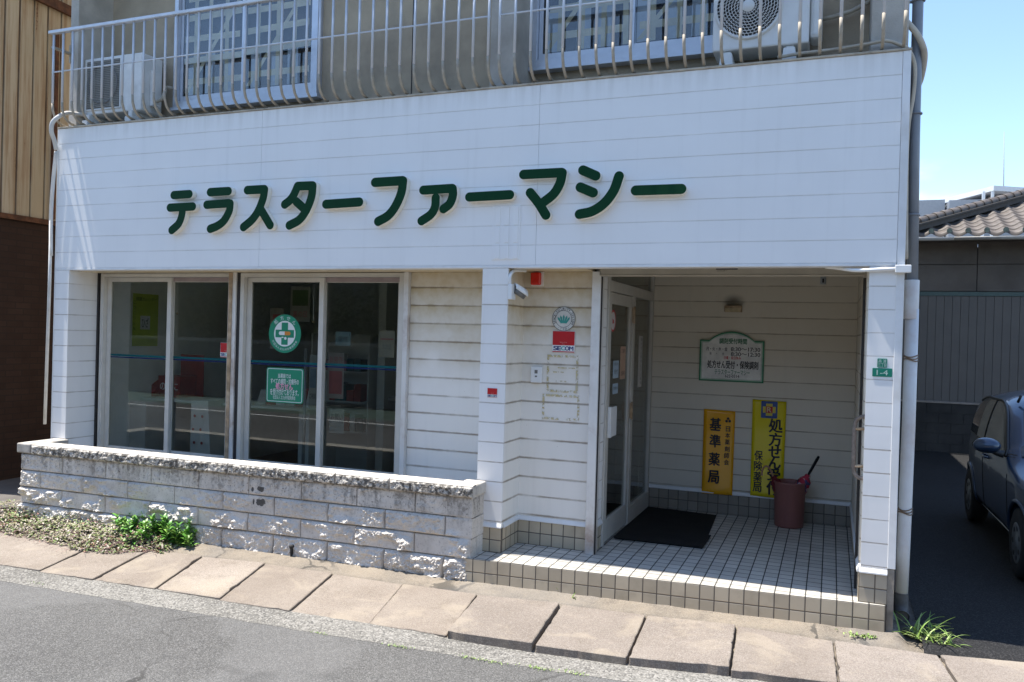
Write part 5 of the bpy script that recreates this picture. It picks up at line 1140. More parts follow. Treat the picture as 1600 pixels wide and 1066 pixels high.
def hang(label, px0, py0, px1, py1, y, col, texts=(), cat='poster'):
    a, b = atY(px0, py1, y), atY(px1, py0, y); s = thing('paper_poster', label, cat, (a[0], y, a[2]))
    mb = MB(); mb.box(a[0], b[0], y, y+0.002, a[2], b[2]); mb.build('paper', simple('poster_paper', col, 0.7, 0.08, 10), s)
    if texts:
        for tx, f0, g0, f1, g1, mm in texts:
            mb = MB(); w_, h_ = b[0]-a[0], b[2]-a[2]
            if tx: text_fit(mb, tx, a[0]+w_*f0, a[2]+h_*g0, a[0]+w_*f1, a[2]+h_*g1, (0, y, 0), FU, FV, 0.001)
            else: mb.box(a[0]+w_*f0, a[0]+w_*f1, y-0.0012, y, a[2]+h_*g0, a[2]+h_*g1)
            mb.build('print', mm, s)
    return s
GRNP = simple('leaf_green_print', (0.09, 0.13, 0.05), 0.6); PKP = simple('pink_red_print', (0.48, 0.12, 0.13), 0.6)
hang('cream poster with green picture hanging behind the right shop window, highest one', 453, 448, 485, 502, 1.3, (0.34, 0.31, 0.27), (('', .1, .45, .9, .9, GRNP), ('薬の日', .15, .12, .85, .3, PKP)))
hang('small cream poster half hidden by the round green sticker', 421, 482, 443, 545, 1.3, (0.34, 0.30, 0.26), (('', .2, .5, .8, .85, PKP),))
hang('cream notice with pale border behind the far right window pane', 592, 517, 617, 558, 0.8, (0.42, 0.38, 0.32), (('', .08, .66, .92, .70, PKP), ('免許証', .2, .3, .8, .5, M['acgrille'])))
hang('pale blue card behind the far right window pane', 524, 519, 548, 540, 0.8, (0.24, 0.34, 0.38), (('受付', .2, .3, .8, .7, M['acgrille']),))
hang('white leaflet with blue picture behind the right shop window above the counter', 482, 555, 496, 640, 0.85, (0.38, 0.40, 0.40), (('', .1, .40, .9, .75, simple('pale_blue_print', (0.15, 0.24, 0.34), 0.6)), ('ご相談', .1, .2, .9, .3, M['ink'])))
hang('pink and white poster at the centre of the right shop window', 511, 552, 538, 622, 1.0, (0.42, 0.36, 0.35), (('新発売', .08, .78, .92, .92, PKP), ('', .1, .1, .9, .6, PKP)))
hang('white handwritten sheet low in the right shop window', 514, 640, 538, 676, 0.9, (0.42, 0.42, 0.40), (('お願い', .1, .55, .9, .8, M['ink']),))
T = thing('leaflet_stand', 'slim metal leaflet stand behind the right shop window', 'stand', tuple(atY(478, 722, 0.75)))
a, b = atY(478, 545, 0.75), atY(477, 722, 0.75); mb = MB(); mb.tube([(a[0], 0.75, 0.21), (a[0], 0.75, a[2])], 0.016, 10); mb.build('pole', M['alugrey'], T); mb = MB(); mb.box(a[0]-0.16, a[0]+0.16, 0.6, 0.9, 0.2005, 0.215); mb.build('foot', M['alugrey'], T)
T = thing('reception_counter', 'dark reception counter deep inside the shop behind the right window', 'counter', (-3.3, 2.0, 0.2))
mb = MB(); mb.box(-4.7, -2.2, 2.3, 2.8, 0.2, 1.15); mb.build('front_panel', simple('dark_counter', (0.09, 0.08, 0.075), 0.5), T); mb = MB(); mb.box(-4.75, -2.15, 2.22, 2.85, 1.151, 1.19); mb.build('countertop', simple('counter_top', (0.35, 0.33, 0.30), 0.4), T)
for sx0_, sx1_, sy, lab in ((-5.75, -4.95, 2.1, 'white shelf of small medicine packs behind the counter in the left window'), (-4.55, -3.75, 3.2, 'white shelf of packs at the back of the shop in the right window')):
    T = thing('goods_shelf', lab, 'shelf', (sx0_, sy, 0.2)); r9 = random.Random(int(sy*10))
    mb = MB(); mb.box(sx0_, sx1_, sy+0.25, sy+0.27, 0.2005, 1.9); mb.box(sx0_, sx0_+0.02, sy, sy+0.249, 0.2005, 1.9); mb.box(sx1_-0.02, sx1_, sy, sy+0.249, 0.2005, 1.9); mb.build('shelf_frame', CW, T)
    for lv in (0.75, 1.10, 1.45):
        mb = MB(); mb.box(sx0_+0.021, sx1_-0.021, sy, sy+0.249, lv, lv+0.018); mb.build('shelf_board', CW, T)
        x = sx0_+0.04
        while x < sx1_-0.12:
            w_ = r9.uniform(.06, .12); mb = MB(); mb.box(x, x+w_, sy+0.03, sy+0.2, lv+0.0185, lv+r9.uniform(.12, .24)); mb.build('pack', [REDB, CW, PAP, M['teal'], PKP_][r9.randrange(5)], T); x += w_+0.012
T = thing('potted_plant', 'small dark potted plant on the reception counter', 'plant', (-3.6, 2.5, 1.19))
mb = MB(); mb.lathe([(0, 0), (0.07, 0), (0.09, 0.14), (0.0, 0.14)], (-3.6, 2.5, 1.191), 20); mb.build('pot', CW, T)
mb = MB(); rr = random.Random(2)
for k in range(60):
    a = rr.uniform(0, 6.28); e = rr.uniform(0.2, 1.3); L = rr.uniform(0.08, 0.2); d = Vector((math.cos(a)*math.cos(e), math.sin(a)*math.cos(e), math.sin(e))); s_ = Vector((-math.sin(a), math.cos(a), 0))*0.02; b = Vector((-3.6, 2.5, 1.32)); mb.add([b, b+d*L*0.5+s_, b+d*L, b+d*L*0.5-s_], [(0, 1, 2, 3)])
mb.build('foliage', simple('dark_leaf', (0.03, 0.06, 0.02), 0.6), T)
for k, (px, y0, y1, lab) in enumerate(((278, 440, 490, 'thin blind cord with a small wooden ball in the left shop window'), (491, 440, 503, 'thin blind cord with a small wooden ball in the right shop window'))):
    a, b = atY(px, y0, 0.47), atY(px, y1, 0.47); s = thing('pull_cord', lab, 'cord', tuple(b)); mb = MB(); mb.tube([(a[0], 0.47, 2.40), (a[0], 0.47, b[2])], 0.0022, 5); mb.build('cord', M['offwhite'], s)
    mb = MB(); mb.lathe([(0.0, -0.011), (0.008, -0.008), (0.011, 0), (0.008, 0.008), (0, 0.011)], (a[0], 0.47, b[2]), 12); mb.build('ball', simple('wooden_ball', (0.35, 0.24, 0.12), 0.5), s)

# ------------------------------------------------------------------ plants at the foot of the wall
def leafmat(name, col, var=0.35, rough=0.5):
    t = NT(name); p = t.pos(); n = t.noise(p, 40, 2); g = t.node('ShaderNodeNewGeometry'); r = g.outputs['Random Per Island']
    c = t.mix(r, tuple(k*(1-var) for k in col), tuple(k*(1+var) for k in col)); t.fin(c, rough, spec=0.4 if rough < 0.8 else 0.05)
    try: t.b.inputs['Subsurface Weight'].default_value = 0.0
    except Exception: pass
    return t.mat
def leaf(mb, b, d, up, L, w, mi=0, curl=0.25):
    """pointed leaf folded along its midrib"""
    d = d.normalized(); s = d.cross(up); s = s.normalized() if s.length > 1e-4 else Vector((1, 0, 0)); n = s.cross(d)
    p = lambda t, k, h: b+d*(L*t)+s*(w*k)+n*(h*L)
    vs = [b, p(.35, -1, .06), p(.35, 0, 0), p(.35, 1, .06), p(.72, -.8, .03-curl*.25), p(.72, 0, -.03-curl*.25), p(.72, .8, .03-curl*.25), p(1, 0, -curl*.7)]
    mb.add(vs, [(0, 2, 1), (0, 3, 2), (1, 2, 5, 4), (2, 3, 6, 5), (4, 5, 7), (5, 6, 7)], mi, True)
GL = [leafmat('ground_leaf_olive', (0.26, 0.25, 0.13)), leafmat('ground_leaf_grey', (0.42, 0.36, 0.30)), leafmat('ground_leaf_red', (0.30, 0.14, 0.11)), leafmat('ground_leaf_green', (0.18, 0.25, 0.08)), leafmat('dry_pink_stem', (0.40, 0.25, 0.22))]
rr = random.Random(11); mb = MB()
outline = lambda x: interp(x, [(-8.5, -0.62), (-7.9, -0.74), (-7.3, -0.73), (-6.9, -0.76), (-6.4, -0.80), (-6.0, -0.87), (-5.7, -0.83), (-5.45, -0.70), (-5.3, -0.62)])
back = lambda x: WY(x)-0.012 if x > WX0 else -0.30
def mound(x, y):
    yf, yk = outline(x), back(x); t = max(0.0, min(1.0, (y-yf)/(yk-yf))); edge = min(1, (x+8.5)/0.4, (-5.25-x)/0.3)
    return 0.02+max(0, edge)*(0.15*(t**0.7)*(0.75+0.5*mnoise.noise((x*4, y*5, 0)))+0.025*mnoise.noise((x*14, y*14, 3))*min(1, t*4))
cnt = 0
while cnt < 9000:
    x = rr.uniform(-8.5, -5.25); yf, yk = outline(x)+0.05*mnoise.noise((x*9, 0, 5)), back(x); y = rr.uniform(yf, yk)
    if y > yk: continue
    h = mound(x, y); z = (-0.02 if y < -0.6 else 0.0)+h*(rr.random()**0.35)
    a = rr.uniform(0, 6.28); e = rr.uniform(-0.2, 0.9); d = Vector((math.cos(a)*math.cos(e), math.sin(a)*math.cos(e)-0.2, math.sin(e)))
    k = mnoise.noise((x*2.5, y*2.5, 7)); mi = rr.choice([0, 0, 1, 1, 1, 3, 3] if k > 0 else [0, 1, 2, 3, 3, 3, 1])
    leaf(mb, Vector((x, y, z)), d, Vector((0, 0, 1)), rr.uniform(0.018, 0.038), rr.uniform(0.005, 0.010), mi); cnt += 1
for k in range(260):
    x = rr.uniform(-8.3, -5.3); y = outline(x)+rr.uniform(-0.06, 0.25); h = mound(x, y); b = Vector((x, y, -0.01+h*0.7)); a = rr.uniform(3.6, 5.8)
    mb.tube([b, b+Vector((math.cos(a)*0.04, math.sin(a)*0.04, 0.012)), b+Vector((math.cos(a)*0.09, math.sin(a)*0.09, -0.005))], 0.0013, 4, 4)
gc = mb.build('ground_cover', GL); tag(gc, 'low mat of purplish creeping ground cover at the foot of the block wall', 'ground cover', kind='stuff')
sb = MB(); sb.grid(np.array([[(x, outline(x)+(back(x)-outline(x))*t+0.02, (-0.03 if t < 0.3 else 0.0)+mound(x, outline(x)+(back(x)-outline(x))*t)*0.55) for t in (0.06, 0.3, 0.6, 0.8, 1.0)] for x in np.linspace(-8.3, -5.4, 60)])); tag(sb.build('soil', simple('planting_soil', (0.07, 0.055, 0.04), 0.95, 0.3, 20, bump=0.8, bsc=60)), kind='structure')
WG = [leafmat('weed_green', (0.10, 0.26, 0.04), 0.3, 0.4), leafmat('weed_light_green', (0.20, 0.36, 0.07), 0.3, 0.4), simple('weed_stem', (0.16, 0.19, 0.06), 0.6)]
def weed(label, px, py, n, hmax, seed, spread, mi0):
    base = atZ(px, py, -0.01); r = random.Random(seed); s = thing('weed_plant', label, 'plant', tuple(base), group='leafy green weeds by the wall'); st, lf = MB(), MB()
    for k in range(n):
        b = Vector((base[0]+r.gauss(0, spread), base[1]+r.gauss(0, spread*0.7), base[2])); H = hmax*r.uniform(0.55, 1.0); lean = Vector((r.gauss(0, 0.3), r.gauss(-0.1, 0.3), 1)).normalized()
        pts = [b, b+lean*H*0.5+Vector((r.gauss(0, .01), r.gauss(0, .01), 0)), b+lean*H]
        st.tube(pts, [0.003, 0.0025, 0.0015], 5)
        m = int(H/0.010)+4
        for j in range(m):
            t = (j+1)/m; q = pts[0].lerp(pts[1], min(1, t*2)) if t < .5 else pts[1].lerp(pts[2], (t-.5)*2); a = j*2.4+r.uniform(-.3, .3); e = 0.25+0.7*t+r.uniform(-.2, .2)
            leaf(lf, q, Vector((math.cos(a)*math.cos(e), math.sin(a)*math.cos(e), math.sin(e))), Vector((0, 0, 1)), r.uniform(.05, .09)*(1.15-0.45*t), r.uniform(.010, .017), 0 if r.random() < mi0 else 1, r.uniform(.1, .5))
    st.build('stem', WG[2], s); lf.build('foliage', WG[:2], s)
weed('tall bright green weed clump at the right end of the ground cover', 250, 852, 26, 0.27, 5, 0.105, .75)
weed('green weed clump in the middle of the creeping ground cover edge', 207, 842, 20, 0.23, 8, 0.085, .8)
weed('small pale green weed at the far right end beside the block wall', 286, 856, 13, 0.18, 9, 0.055, .3)
def tuft(label, px, py, n, L0, L1, seed, spread, mats, name='grass_tuft', zz=0.0, lie=0.6):
    base = atZ(px, py, zz); r = random.Random(seed); mb = MB()
    for k in range(n):
        b = Vector((base[0]+r.gauss(0, spread[0]), base[1]+r.gauss(0, spread[1]), base[2])); a = r.uniform(0, 6.28); L = r.uniform(L0, L1); e0 = r.uniform(0.5, 1.35); bend = r.uniform(0.6, 1.9)*lie*1.4; w = r.uniform(.0045, .009); P = []; q = b.copy(); m = 7
        for j in range(m+1):
            t = j/m; e = e0-bend*t; d = Vector((math.cos(a)*math.cos(e), math.sin(a)*math.cos(e), math.sin(e))); s_ = Vector((-math.sin(a), math.cos(a), 0))*w*(1-t**1.6)*min(1, .5+t*3)
            P.append([q-s_, q+Vector((0, 0, -w*.4)), q+s_]); q = q+d*(L/m); q.z = max(q.z, base[2]+0.004)
        mb.grid(np.array([[tuple(c) for c in row] for row in P]), 0 if r.random() < .6 else 1)
    return tag(mb.build(name, mats), label, 'grass')
GG = [leafmat('grass_green', (0.17, 0.27, 0.055), 0.3, 0.5), leafmat('grass_pale', (0.30, 0.38, 0.13), 0.3, 0.5)]
tuft('bright green tuft of long bladed grass at the base of the downspout', 1440, 998, 46, .10, .26, 4, (.060, .030), GG, zz=0.005)
tuft('smaller green grass tuft sprawling right of the long grass by the car park edge', 1470, 1010, 26, .08, .19, 14, (.045, .025), GG, zz=0.003)
tuft('tiny mossy grass patch in the mortar under the step', 1345, 994, 60, .012, .035, 6, (.05, .02), GG, 'grass_patch', .02, .8)
tuft('single thin weed sprouting in front of the tiled step', 875.5, 927, 5, .06, .12, 7, (.004, .004), GG, 'weed_sprout', .012, .15)
tuft('two thin grass sprouts in the mortar seam right of the weed sprout', 898, 938, 5, .03, .07, 17, (.008, .004), GG, 'weed_sprout', .0, .2)
mossm = MB(); r = random.Random(4)
for px, py, n in ((620, 1010, 60), (735, 1028, 70), (772, 1035, 40), (845, 1045, 80), (900, 1052, 50), (60, 912, 40), (500, 990, 30)):
    b = atZ(px, py, -0.088)
    for k in range(n):
        a = r.uniform(0, 6.28); leaf(mossm, Vector((b[0]+r.gauss(0, .05), b[1]+r.gauss(0, .012), -0.090)), Vector((math.cos(a), math.sin(a), 1.2)), Vector((0, 0, 1)), r.uniform(.006, .016), .0025, 0 if r.random() < .6 else 1)
tag(mossm.build('moss', GG), 'scattered moss and seedlings along the asphalt edge', 'moss', kind='stuff')

# ------------------------------------------------------------------ the blue car
def make_car(loc, rz):
    car = thing('parked_car', 'small rounded dark blue car parked facing the street in the shade of the building', 'car', loc, rz)
    LEN = 3.70
    zt = [(0, .62), (.06, .70), (.25, .80), (.6, .885), (.95, .945), (1.08, .985), (1.30, 1.18), (1.55, 1.37), (1.80, 1.475), (2.1, 1.52), (2.5, 1.525), (2.9, 1.49), (3.2, 1.40), (3.42, 1.20), (3.58, .98), (3.66, .80), (3.70, .62)]
    zb = [(0, .30), (.1, .21), (.4, .19), (3.3, .20), (3.6, .26), (3.70, .34)]
    wd = [(0, .46), (.05, .60), (.15, .71), (.35, .79), (.7, .825), (1.2, .83), (2.6, .83), (3.1, .815), (3.4, .77), (3.6, .68), (3.67, .58), (3.70, .48)]
    yy_ = np.array([0, .02, .05, .09, .14, .2]+list(np.arange(.26, 3.5, .035))+[3.52, 3.56, 3.60, 3.63, 3.66, 3.685, 3.70])
    sm = lambda K: (lambda y: float(np.interp(y, *zip(*K))))
    ZT0, ZB, WD = sm(zt), sm(zb), sm(wd)
    ker = np.array([-.10, -.05, 0, .05, .10]); ZT = lambda y: float(np.mean([ZT0(min(max(y+k, 0), LEN)) for k in (ker if .12 < y < 3.6 else [0])]))
    WHE = ((.66, .30), (3.02, .30))
    def half(y, z):
        W = WD(y); t, b = ZT(y), ZB(y); belt = .93+.02*(y/LEN)
        if z <= belt: w_ = W*(1-.045*((belt-z)/.7)**2-.10*max(0, (.42-z)/.25)**2) if z < .75 else W*(1-.02*max(0, (z-.75)/.18)**2)
        else:
            q = (z-belt)/.60; w_ = W*(.98-.085*q-.13*q*q)
        rr_ = .16 if t > 1.1 else .13
        q = min(1, max(0, (t-z)/rr_)); w_ *= math.sqrt(max(0, 1-(1-q)**2.3))
        qb = min(1, max(0, (z-b)/.10)); w_ *= .80+.20*math.sqrt(qb)
        return w_
    NZ = 46
    for sgn in (1,):
        G = []
        for y in yy_:
            t, b = ZT(y), ZB(y); row = []
            zs = [b+(t-b)*(1-(1-k/NZ)**1.7) for k in range(NZ+1)]
            R_ = [(half(y, z), z) for z in zs]
            def arch(x, z):
                for wy, wz in WHE:
                    if (y-wy)**2+(z-wz)**2 < .325**2: return min(x, .56)
                return x
            R_ = [(arch(x, z), z) for x, z in R_]
            row = [(-x, y, z) for x, z in R_]+[(x, y, z) for x, z in R_[::-1]]
            G.append(row)
        mb = MB(); mb.grid(np.array(G)); n = len(G[0])
        for gi in (0, -1): mb.add(G[gi], [tuple(range(n))[::(1 if gi == 0 else -1)]])
        mb.add([(-.55, .1, .22), (.55, .1, .22), (.55, 3.6, .22), (-.55, 3.6, .22)], [(0, 1, 2, 3)])
    t = NT('dark_blue_car_paint'); p = t.obj(); n_ = t.noise(p, 900, 2); paint = t.fin(t.mix(n_, (0.016, 0.034, 0.070), (0.024, 0.049, 0.098)), 0.30, 0.35); t.b.inputs['Coat Weight'].default_value = 0.8; t.b.inputs['Coat Roughness'].default_value = 0.04
    mb.build('body', paint, car, local=True)
    glass = NT('car_glass'); glass = glass.fin((0.012, 0.014, 0.014), 0.04, spec=0.7)
    TRIM = simple('black_trim', (0.015, 0.015, 0.016), 0.45); CHR = simple('bright_trim', (0.55, 0.56, 0.58), 0.2, 0.04, metal=0.9)
    def side_patch(mb, outline_fn, sg, off=0.006, nu=26, nv=14):     # outline_fn(u)-> y, zlow, zhigh
        P = []
        for i in range(nu+1):
            y, z0, z1 = outline_fn(i/nu); P.append([(sg*(half(y, z0+(z1-z0)*j/nv)+off), y, z0+(z1-z0)*j/nv) for j in range(nv+1)])
        mb.grid(np.array(P), flip=(sg > 0))
    def fwin(u, ins=0.0):
        y = 1.13+ins+u*(1.02-2*ins); top_ = min(ZT(y)-.125, 1.385); bot_ = .965+.01*u
        s_ = math.sin(math.pi*min(1, max(0, u)))**.35 if u > .9 else 1
        zl = bot_+ins; zh = max(zl+.006, top_-ins)
        return y, zl, zh
    def rwin(u, ins=0.0):
        y = 2.24+ins+u*(.90-2*ins); top_ = min(ZT(y)-.12, 1.385-.03*u); bot_ = .975+.02*u; k = 1-max(0, (u-.62)/.38)**2
        zl = bot_+ins; return y, zl, max(zl+.02, zl+(top_-ins-zl)*(.25+.75*k))
    for sg in (-1, 1):
        mb = MB(); side_patch(mb, lambda u: fwin(u, -.018), sg, .004); side_patch(mb, lambda u: rwin(u, -.018), sg, .004); mb.build('window_frame', TRIM, car, local=True)
        mb = MB(); side_patch(mb, fwin, sg, .0075); mb.build('side_window', glass, car, local=True)
        mb = MB(); side_patch(mb, rwin, sg, .0075); mb.build('side_window', glass, car, local=True)
        # rain visor, bright line along the roof arch
        pth = [(sg*(half(y, min(ZT(y)-.11, 1.40))+.014), y, min(ZT(y)-.11, 1.40)) for y in np.linspace(1.16, 3.05, 30)]
        mb = MB(); mb.tube(pth, .013, 8); mb.build('rain_visor', TRIM, car, local=True)
        mb = MB(); mb.tube([(sg*(half(y, .26)+.012), y, .262) for y in np.linspace(1.02, 2.66, 12)], .010, 6); mb.build('sill_trim', CHR, car, local=True)
        for wy, wz in WHE:
            mb = MB(); mb.tube([(sg*(half(wy+.335*math.cos(a), max(.25, wz+.335*math.sin(a)))+.002), wy+.335*math.cos(a), wz+.335*math.sin(a)) for a in np.linspace(-.12, math.pi+.12, 30)], .018, 8); mb.build('wheel_arch', paint, car, local=True)
        # door seams and handle
        for y0, y1, top_ in ((1.06, 1.03, .96), (2.185, 2.17, .97)):
            mb = MB(); mb.tube([(sg*(half(y0+(y1-y0)*k/8, .30+(top_-.30)*k/8)+.001), y0+(y1-y0)*k/8, .30+(top_-.30)*k/8) for k in range(9)], .0045, 5); mb.build('door_seam', TRIM, car, local=True)
        mb = MB(); hx = sg*(half(1.98, .84)+.02); mb.tube(smooth_path([(hx-sg*.02, 1.88, .84), (hx+sg*.008, 1.92, .842), (hx+sg*.008, 2.04, .846), (hx-sg*.02, 2.08, .846)]), .012, 8); mb.build('door_handle', paint, car, local=True)
        # mirror
        mh = MB(); c_ = Vector((sg*.965, 1.17, 1.035)); P = []
        for i in range(15):
            th = math.pi*i/14; P.append([(c_.x+.112*math.cos(th), c_.y+.075*math.sin(th)*math.sin(ph)*(.8 if math.sin(ph) > 0 else 1.2), c_.z+.07*math.sin(th)*math.cos(ph)) for ph in np.linspace(0, 2*math.pi, 25)])
        mh.grid(np.array(P)); mir = mh.build('mirror', paint, car, local=True)
        st_ = MB(); st_.tube([(sg*.83, 1.16, .965), (sg*.885, 1.17, .975), (sg*.93, 1.17, 1.0)], [.034, .028, .026], 10); o = st_.build('mirror_arm', TRIM, mir, local=True)
        mg = MB(); mg.prism(circle(0, 0, .11, 24, .06), (c_.x, c_.y+.052, c_.z), (1, 0, 0), (0, 0, 1), (0, 1, 0), 0, .004); mg.build('mirror_glass', glass, mir, local=True)
        # lamps
        P = []
        for i in range(13):
            for_ = []
            for j in range(13):
                a, b = i/12*2-1, j/12*2-1; y = .14+.20*(a*.5+.5)+.05*b; z = .60+.09*b; for_.append((sg*(half(max(.02, y-.06+abs(a)*.02), z)+.012-.05*max(0, a*a+b*b-.6)), max(.02, y-.06), z))
            P.append(for_)
        hl = MB(); hl.grid(np.array(P), flip=sg > 0); hl.build('headlight', simple('headlight_lens', (0.45, 0.47, 0.5), 0.08, 0.05), car, local=True)
        tl = MB(); side_patch(tl, lambda u: (3.46+.13*u, .66, .92), sg, .006, 8, 8); tl.build('tail_light', simple('tail_red', (0.3, 0.01, 0.01), 0.15), car, local=True)
    # windscreen and rear screen
    mb = MB(); P = []
    for i in range(21):
        y = 1.10+.50*i/20; row = []
        for j in range(17):
            k = j/16*2-1; wmax = half(y, ZT(y)-.09)*.90; z = ZT(y)-.012*0; x = wmax*k; zz = ZT(y)
            lo, hi = ZT(y)-.2, ZT(y)
            for _ in range(24):
                md = (lo+hi)/2
                if half(y, md) > abs(x): lo = md
                else: hi = md
            row.append((x, y-.010, lo+.008))
        P.append(row)
    mb.grid(np.array(P)); mb.build('windscreen', glass, car, local=True)
    mb = MB(); P = []
    for i in range(15):
        y = 3.24+.30*i/14; row = []
        for j in range(15):
            k = j/14*2-1; x = half(y, ZT(y)-.09)*.86*k; lo, hi = ZT(y)-.2, ZT(y)
            for _ in range(24):
                md = (lo+hi)/2
                if half(y, md) > abs(x): lo = md
                else: hi = md
            row.append((x, y+.008, lo+.006))
        P.append(row)
    mb.grid(np.array(P)); mb.build('rear_screen', glass, car, local=True)
    mb = MB(); mb.prism(rounded(-.33, .36, .33, .50, .05), (0, .012, 0), FU, FV, NY, 0, .02); mb.build('grille', TRIM, car, local=True)
    mb = MB(); mb.box(-.165, .165, -.022, -.008, .38, .46); mb.build('number_plate', M['white'], car, local=True)
    TY = simple('tyre', (0.012, 0.012, 0.012), 0.85, 0.2, 40); RIM = simple('wheel_cover', (0.22, 0.225, 0.23), 0.35, 0.08, metal=0.5)
    for wy, wz in WHE:
        for sg in (-1, 1):
            w_ = MB(); w_.lathe([(.17, -.08), (.245, -.085), (.285, -.07), (.29, 0), (.285, .07), (.245, .085), (.17, .08)], (sg*.735, wy, wz-.01), 40, axis='X'); wh = w_.build('wheel', TY, car, local=True)
            r_ = MB(); x = sg*(.735+.072); s2 = sg
            r_.lathe([(.0, s2*.012), (.05, s2*.012), (.06, s2*.004), (.15, s2*.010), (.185, s2*.006), (.192, -s2*.01)], (x, wy, wz-.01), 36, axis='X'); 
            for k in range(7):
                a = 2*math.pi*k/7; r_.prism(circle(.125*math.cos(a), .125*math.sin(a), .022, 12), (x+s2*.0085, wy, wz-.01), (0, 1, 0), (0, 0, 1), (s2, 0, 0), 0, .003, 1)
            r_.build('rim', [RIM, TRIM], wh, local=True)
    mb = MB(); mb.tube([(-.62, 1.75, ZT(1.75)-.05), (-.60, 1.72, ZT(1.75)+.02)], .012, 8); mb.build('antenna_base', TRIM, car, local=True)
    return car
make_car((2.30, 1.22, 0.034), math.radians(0.6))

# ------------------------------------------------------------------ the house at the back of the car park
HS = thing('tiled_house', 'low house with brown wave tiled hip roof and grey ribbed wall behind the car park', 'house', (4, 11.5, 0))
yh = 10.87
mb = MB(); mb.box(0.3, 9.0, yh+0.02, 16, 0.0, 3.78); mb.build('wall', simple('brown_grey_panel', (0.10, 0.088, 0.078), 0.8, 0.12, 2.5, bump=0.2), HS)
mb = MB()
for z0, z1, xs_ in ((2.98, 3.46, (0.3, 2.42, 4.3, 6.2, 9.0)), (3.475, 3.90, (0.3, 2.42, 4.3, 6.2, 9.0))):
    for a, b in zip(xs_, xs_[1:]): mb.box(a+0.008, b-0.008, yh-0.012, yh+0.019, z0, z1)
mb.build('upper_panel', simple('weathered_brown_panel', (0.13, 0.107, 0.088), 0.8, 0.18, 2, bump=0.2, dirt=(0.28, 0.25, 0.23), dirtamt=0.3), HS)
mb = MB(); mb.box(0.3, 9.0, yh-0.03, yh+0.015, 2.89, 2.965); mb.build('green_rail', simple('dull_green_rail', (0.09, 0.13, 0.115), 0.6), HS)
mb = MB(); x = 0.3
while x < 9.0: mb.box(x, x+0.128, yh-0.015, yh+0.018, 0.93, 2.885); x += 0.134
mb.build('ribbed_panel', simple('grey_ribbed_steel', (0.14, 0.122, 0.105), 0.55, 0.06, 3), HS)
# eaves, gutter, roof
ev, ze = 10.30, 3.93
mb = MB(); mb.box(0.2, 9.2, ev+0.05, yh+0.3, ze-0.06, ze-0.03); mb.build('eaves', simple('eaves_board', (0.10, 0.085, 0.07), 0.8), HS)
mb = MB(); g_ = [(ev-0.055+0.06*math.cos(a), ze-0.035+0.055*math.sin(a)) for a in np.linspace(math.pi, 2*math.pi, 12)]
for a, b in ((0.2, 1.94), (1.95, 3.14), (3.15, 4.6), (4.61, 9.2)): mb.grid(np.array([[(x, y, z) for y, z in g_] for x in (a, b)]))
o = mb.build('gutter', simple('pale_gutter', (0.45, 0.43, 0.40), 0.5, 0.08), HS); sd = o.modifiers.new('solid', 'SOLIDIFY'); sd.thickness = 0.006
TILE = simple('brown_grey_roof_tile', (0.115, 0.096, 0.082), 0.6, 0.22, 8, bump=0.15, dirt=(0.12, 0.10, 0.09), dirtamt=0.4)
pitch = 0.40; px_ = 0.29; row_d = 0.235; xc0 = 1.28; mb = MB(); nc = 30; nrow = 14
for rI in range(nrow):
    y0 = ev-0.04+rI*row_d; P = []
    x_start = xc0+max(0, (y0-ev))*0.98
    for xx in np.arange(max(0.2, x_start-0.1), 9.2, px_/10):
        ph = ((xx-0.2)/px_) % 1.0; wv = 0.030*math.sin(math.pi*ph/0.62)*-1 if ph < .62 else 0.032*math.sin(math.pi*(ph-.62)/.38)
        row = []
        for kk, (dy, dz) in enumerate(((0, -0.03), (0.0, 0.025), (0.02, 0.034), (row_d+0.02, 0.0))):
            row.append((xx, y0+dy, ze+0.05+(y0+dy-ev)*pitch+dz+wv))
        P.append(row)
    if len(P) > 1: mb.grid(np.array(P))
mb.build('roof', TILE, HS)
mb = MB()
for k in range(30):
    xx = 0.2+px_*(k+.81)
    if xx > xc0: mb.tube([(xx, ev-0.052, ze+0.085), (xx, ev-0.03, ze+0.085)], 0.045, 14)
mb.build('eave_end', simple('verdigris_tile_end', (0.10, 0.13, 0.11), 0.6, 0.3, 30), HS)
# hip ridge: stacked flat tiles with a rounded cap course
h0, h1 = Vector((xc0-0.05, ev-0.06, ze+0.06)), Vector((xc0+3.3, ev+3.3, ze+0.06+3.3*pitch)); d = (h1-h0).normalized(); mb = MB()
sdv = Vector((d.y, -d.x, 0)).normalized()
for lo, hi, ww in ((0.0, 0.095, 0.10), (0.095, 0.125, 0.135)):
    mb.hexa([h0-sdv*ww+Vector((0, 0, lo)), h1-sdv*ww+Vector((0, 0, lo)), h1+sdv*ww+Vector((0, 0, lo)), h0+sdv*ww+Vector((0, 0, lo)), h0-sdv*ww+Vector((0, 0, hi)), h1-sdv*ww+Vector((0, 0, hi)), h1+sdv*ww+Vector((0, 0, hi)), h0+sdv*ww+Vector((0, 0, hi))])
mb.build('ridge_base', simple('dark_ridge_base', (0.06, 0.055, 0.05), 0.8), HS)
mb = MB(); L_t = (h1-h0).length; k = 0.0
while k < L_t-0.2:
    a = h0+d*k+Vector((0, 0, 0.150)); b = h0+d*(k+0.235)+Vector((0, 0, 0.150)); mb.tube([a, a+d*0.03, b], [0.088, 0.088, 0.074], 14); k += 0.215
mb.build('ridge_cap', TILE, HS)
BW = thing('garden_wall', 'low dark concrete block wall at the back of the car park', 'wall', (3, 10.7, 0))
mb = MB(); x = 0.45; k = 0
for c in range(5):
    x = 0.45-(0.2 if c % 2 else 0)
    while x < 8.9: mb.box(max(0.45, x)+0.004, x+0.392, 10.66, 10.80, 0.185*c+0.004+0.002, 0.185*c+0.181); x += 0.40
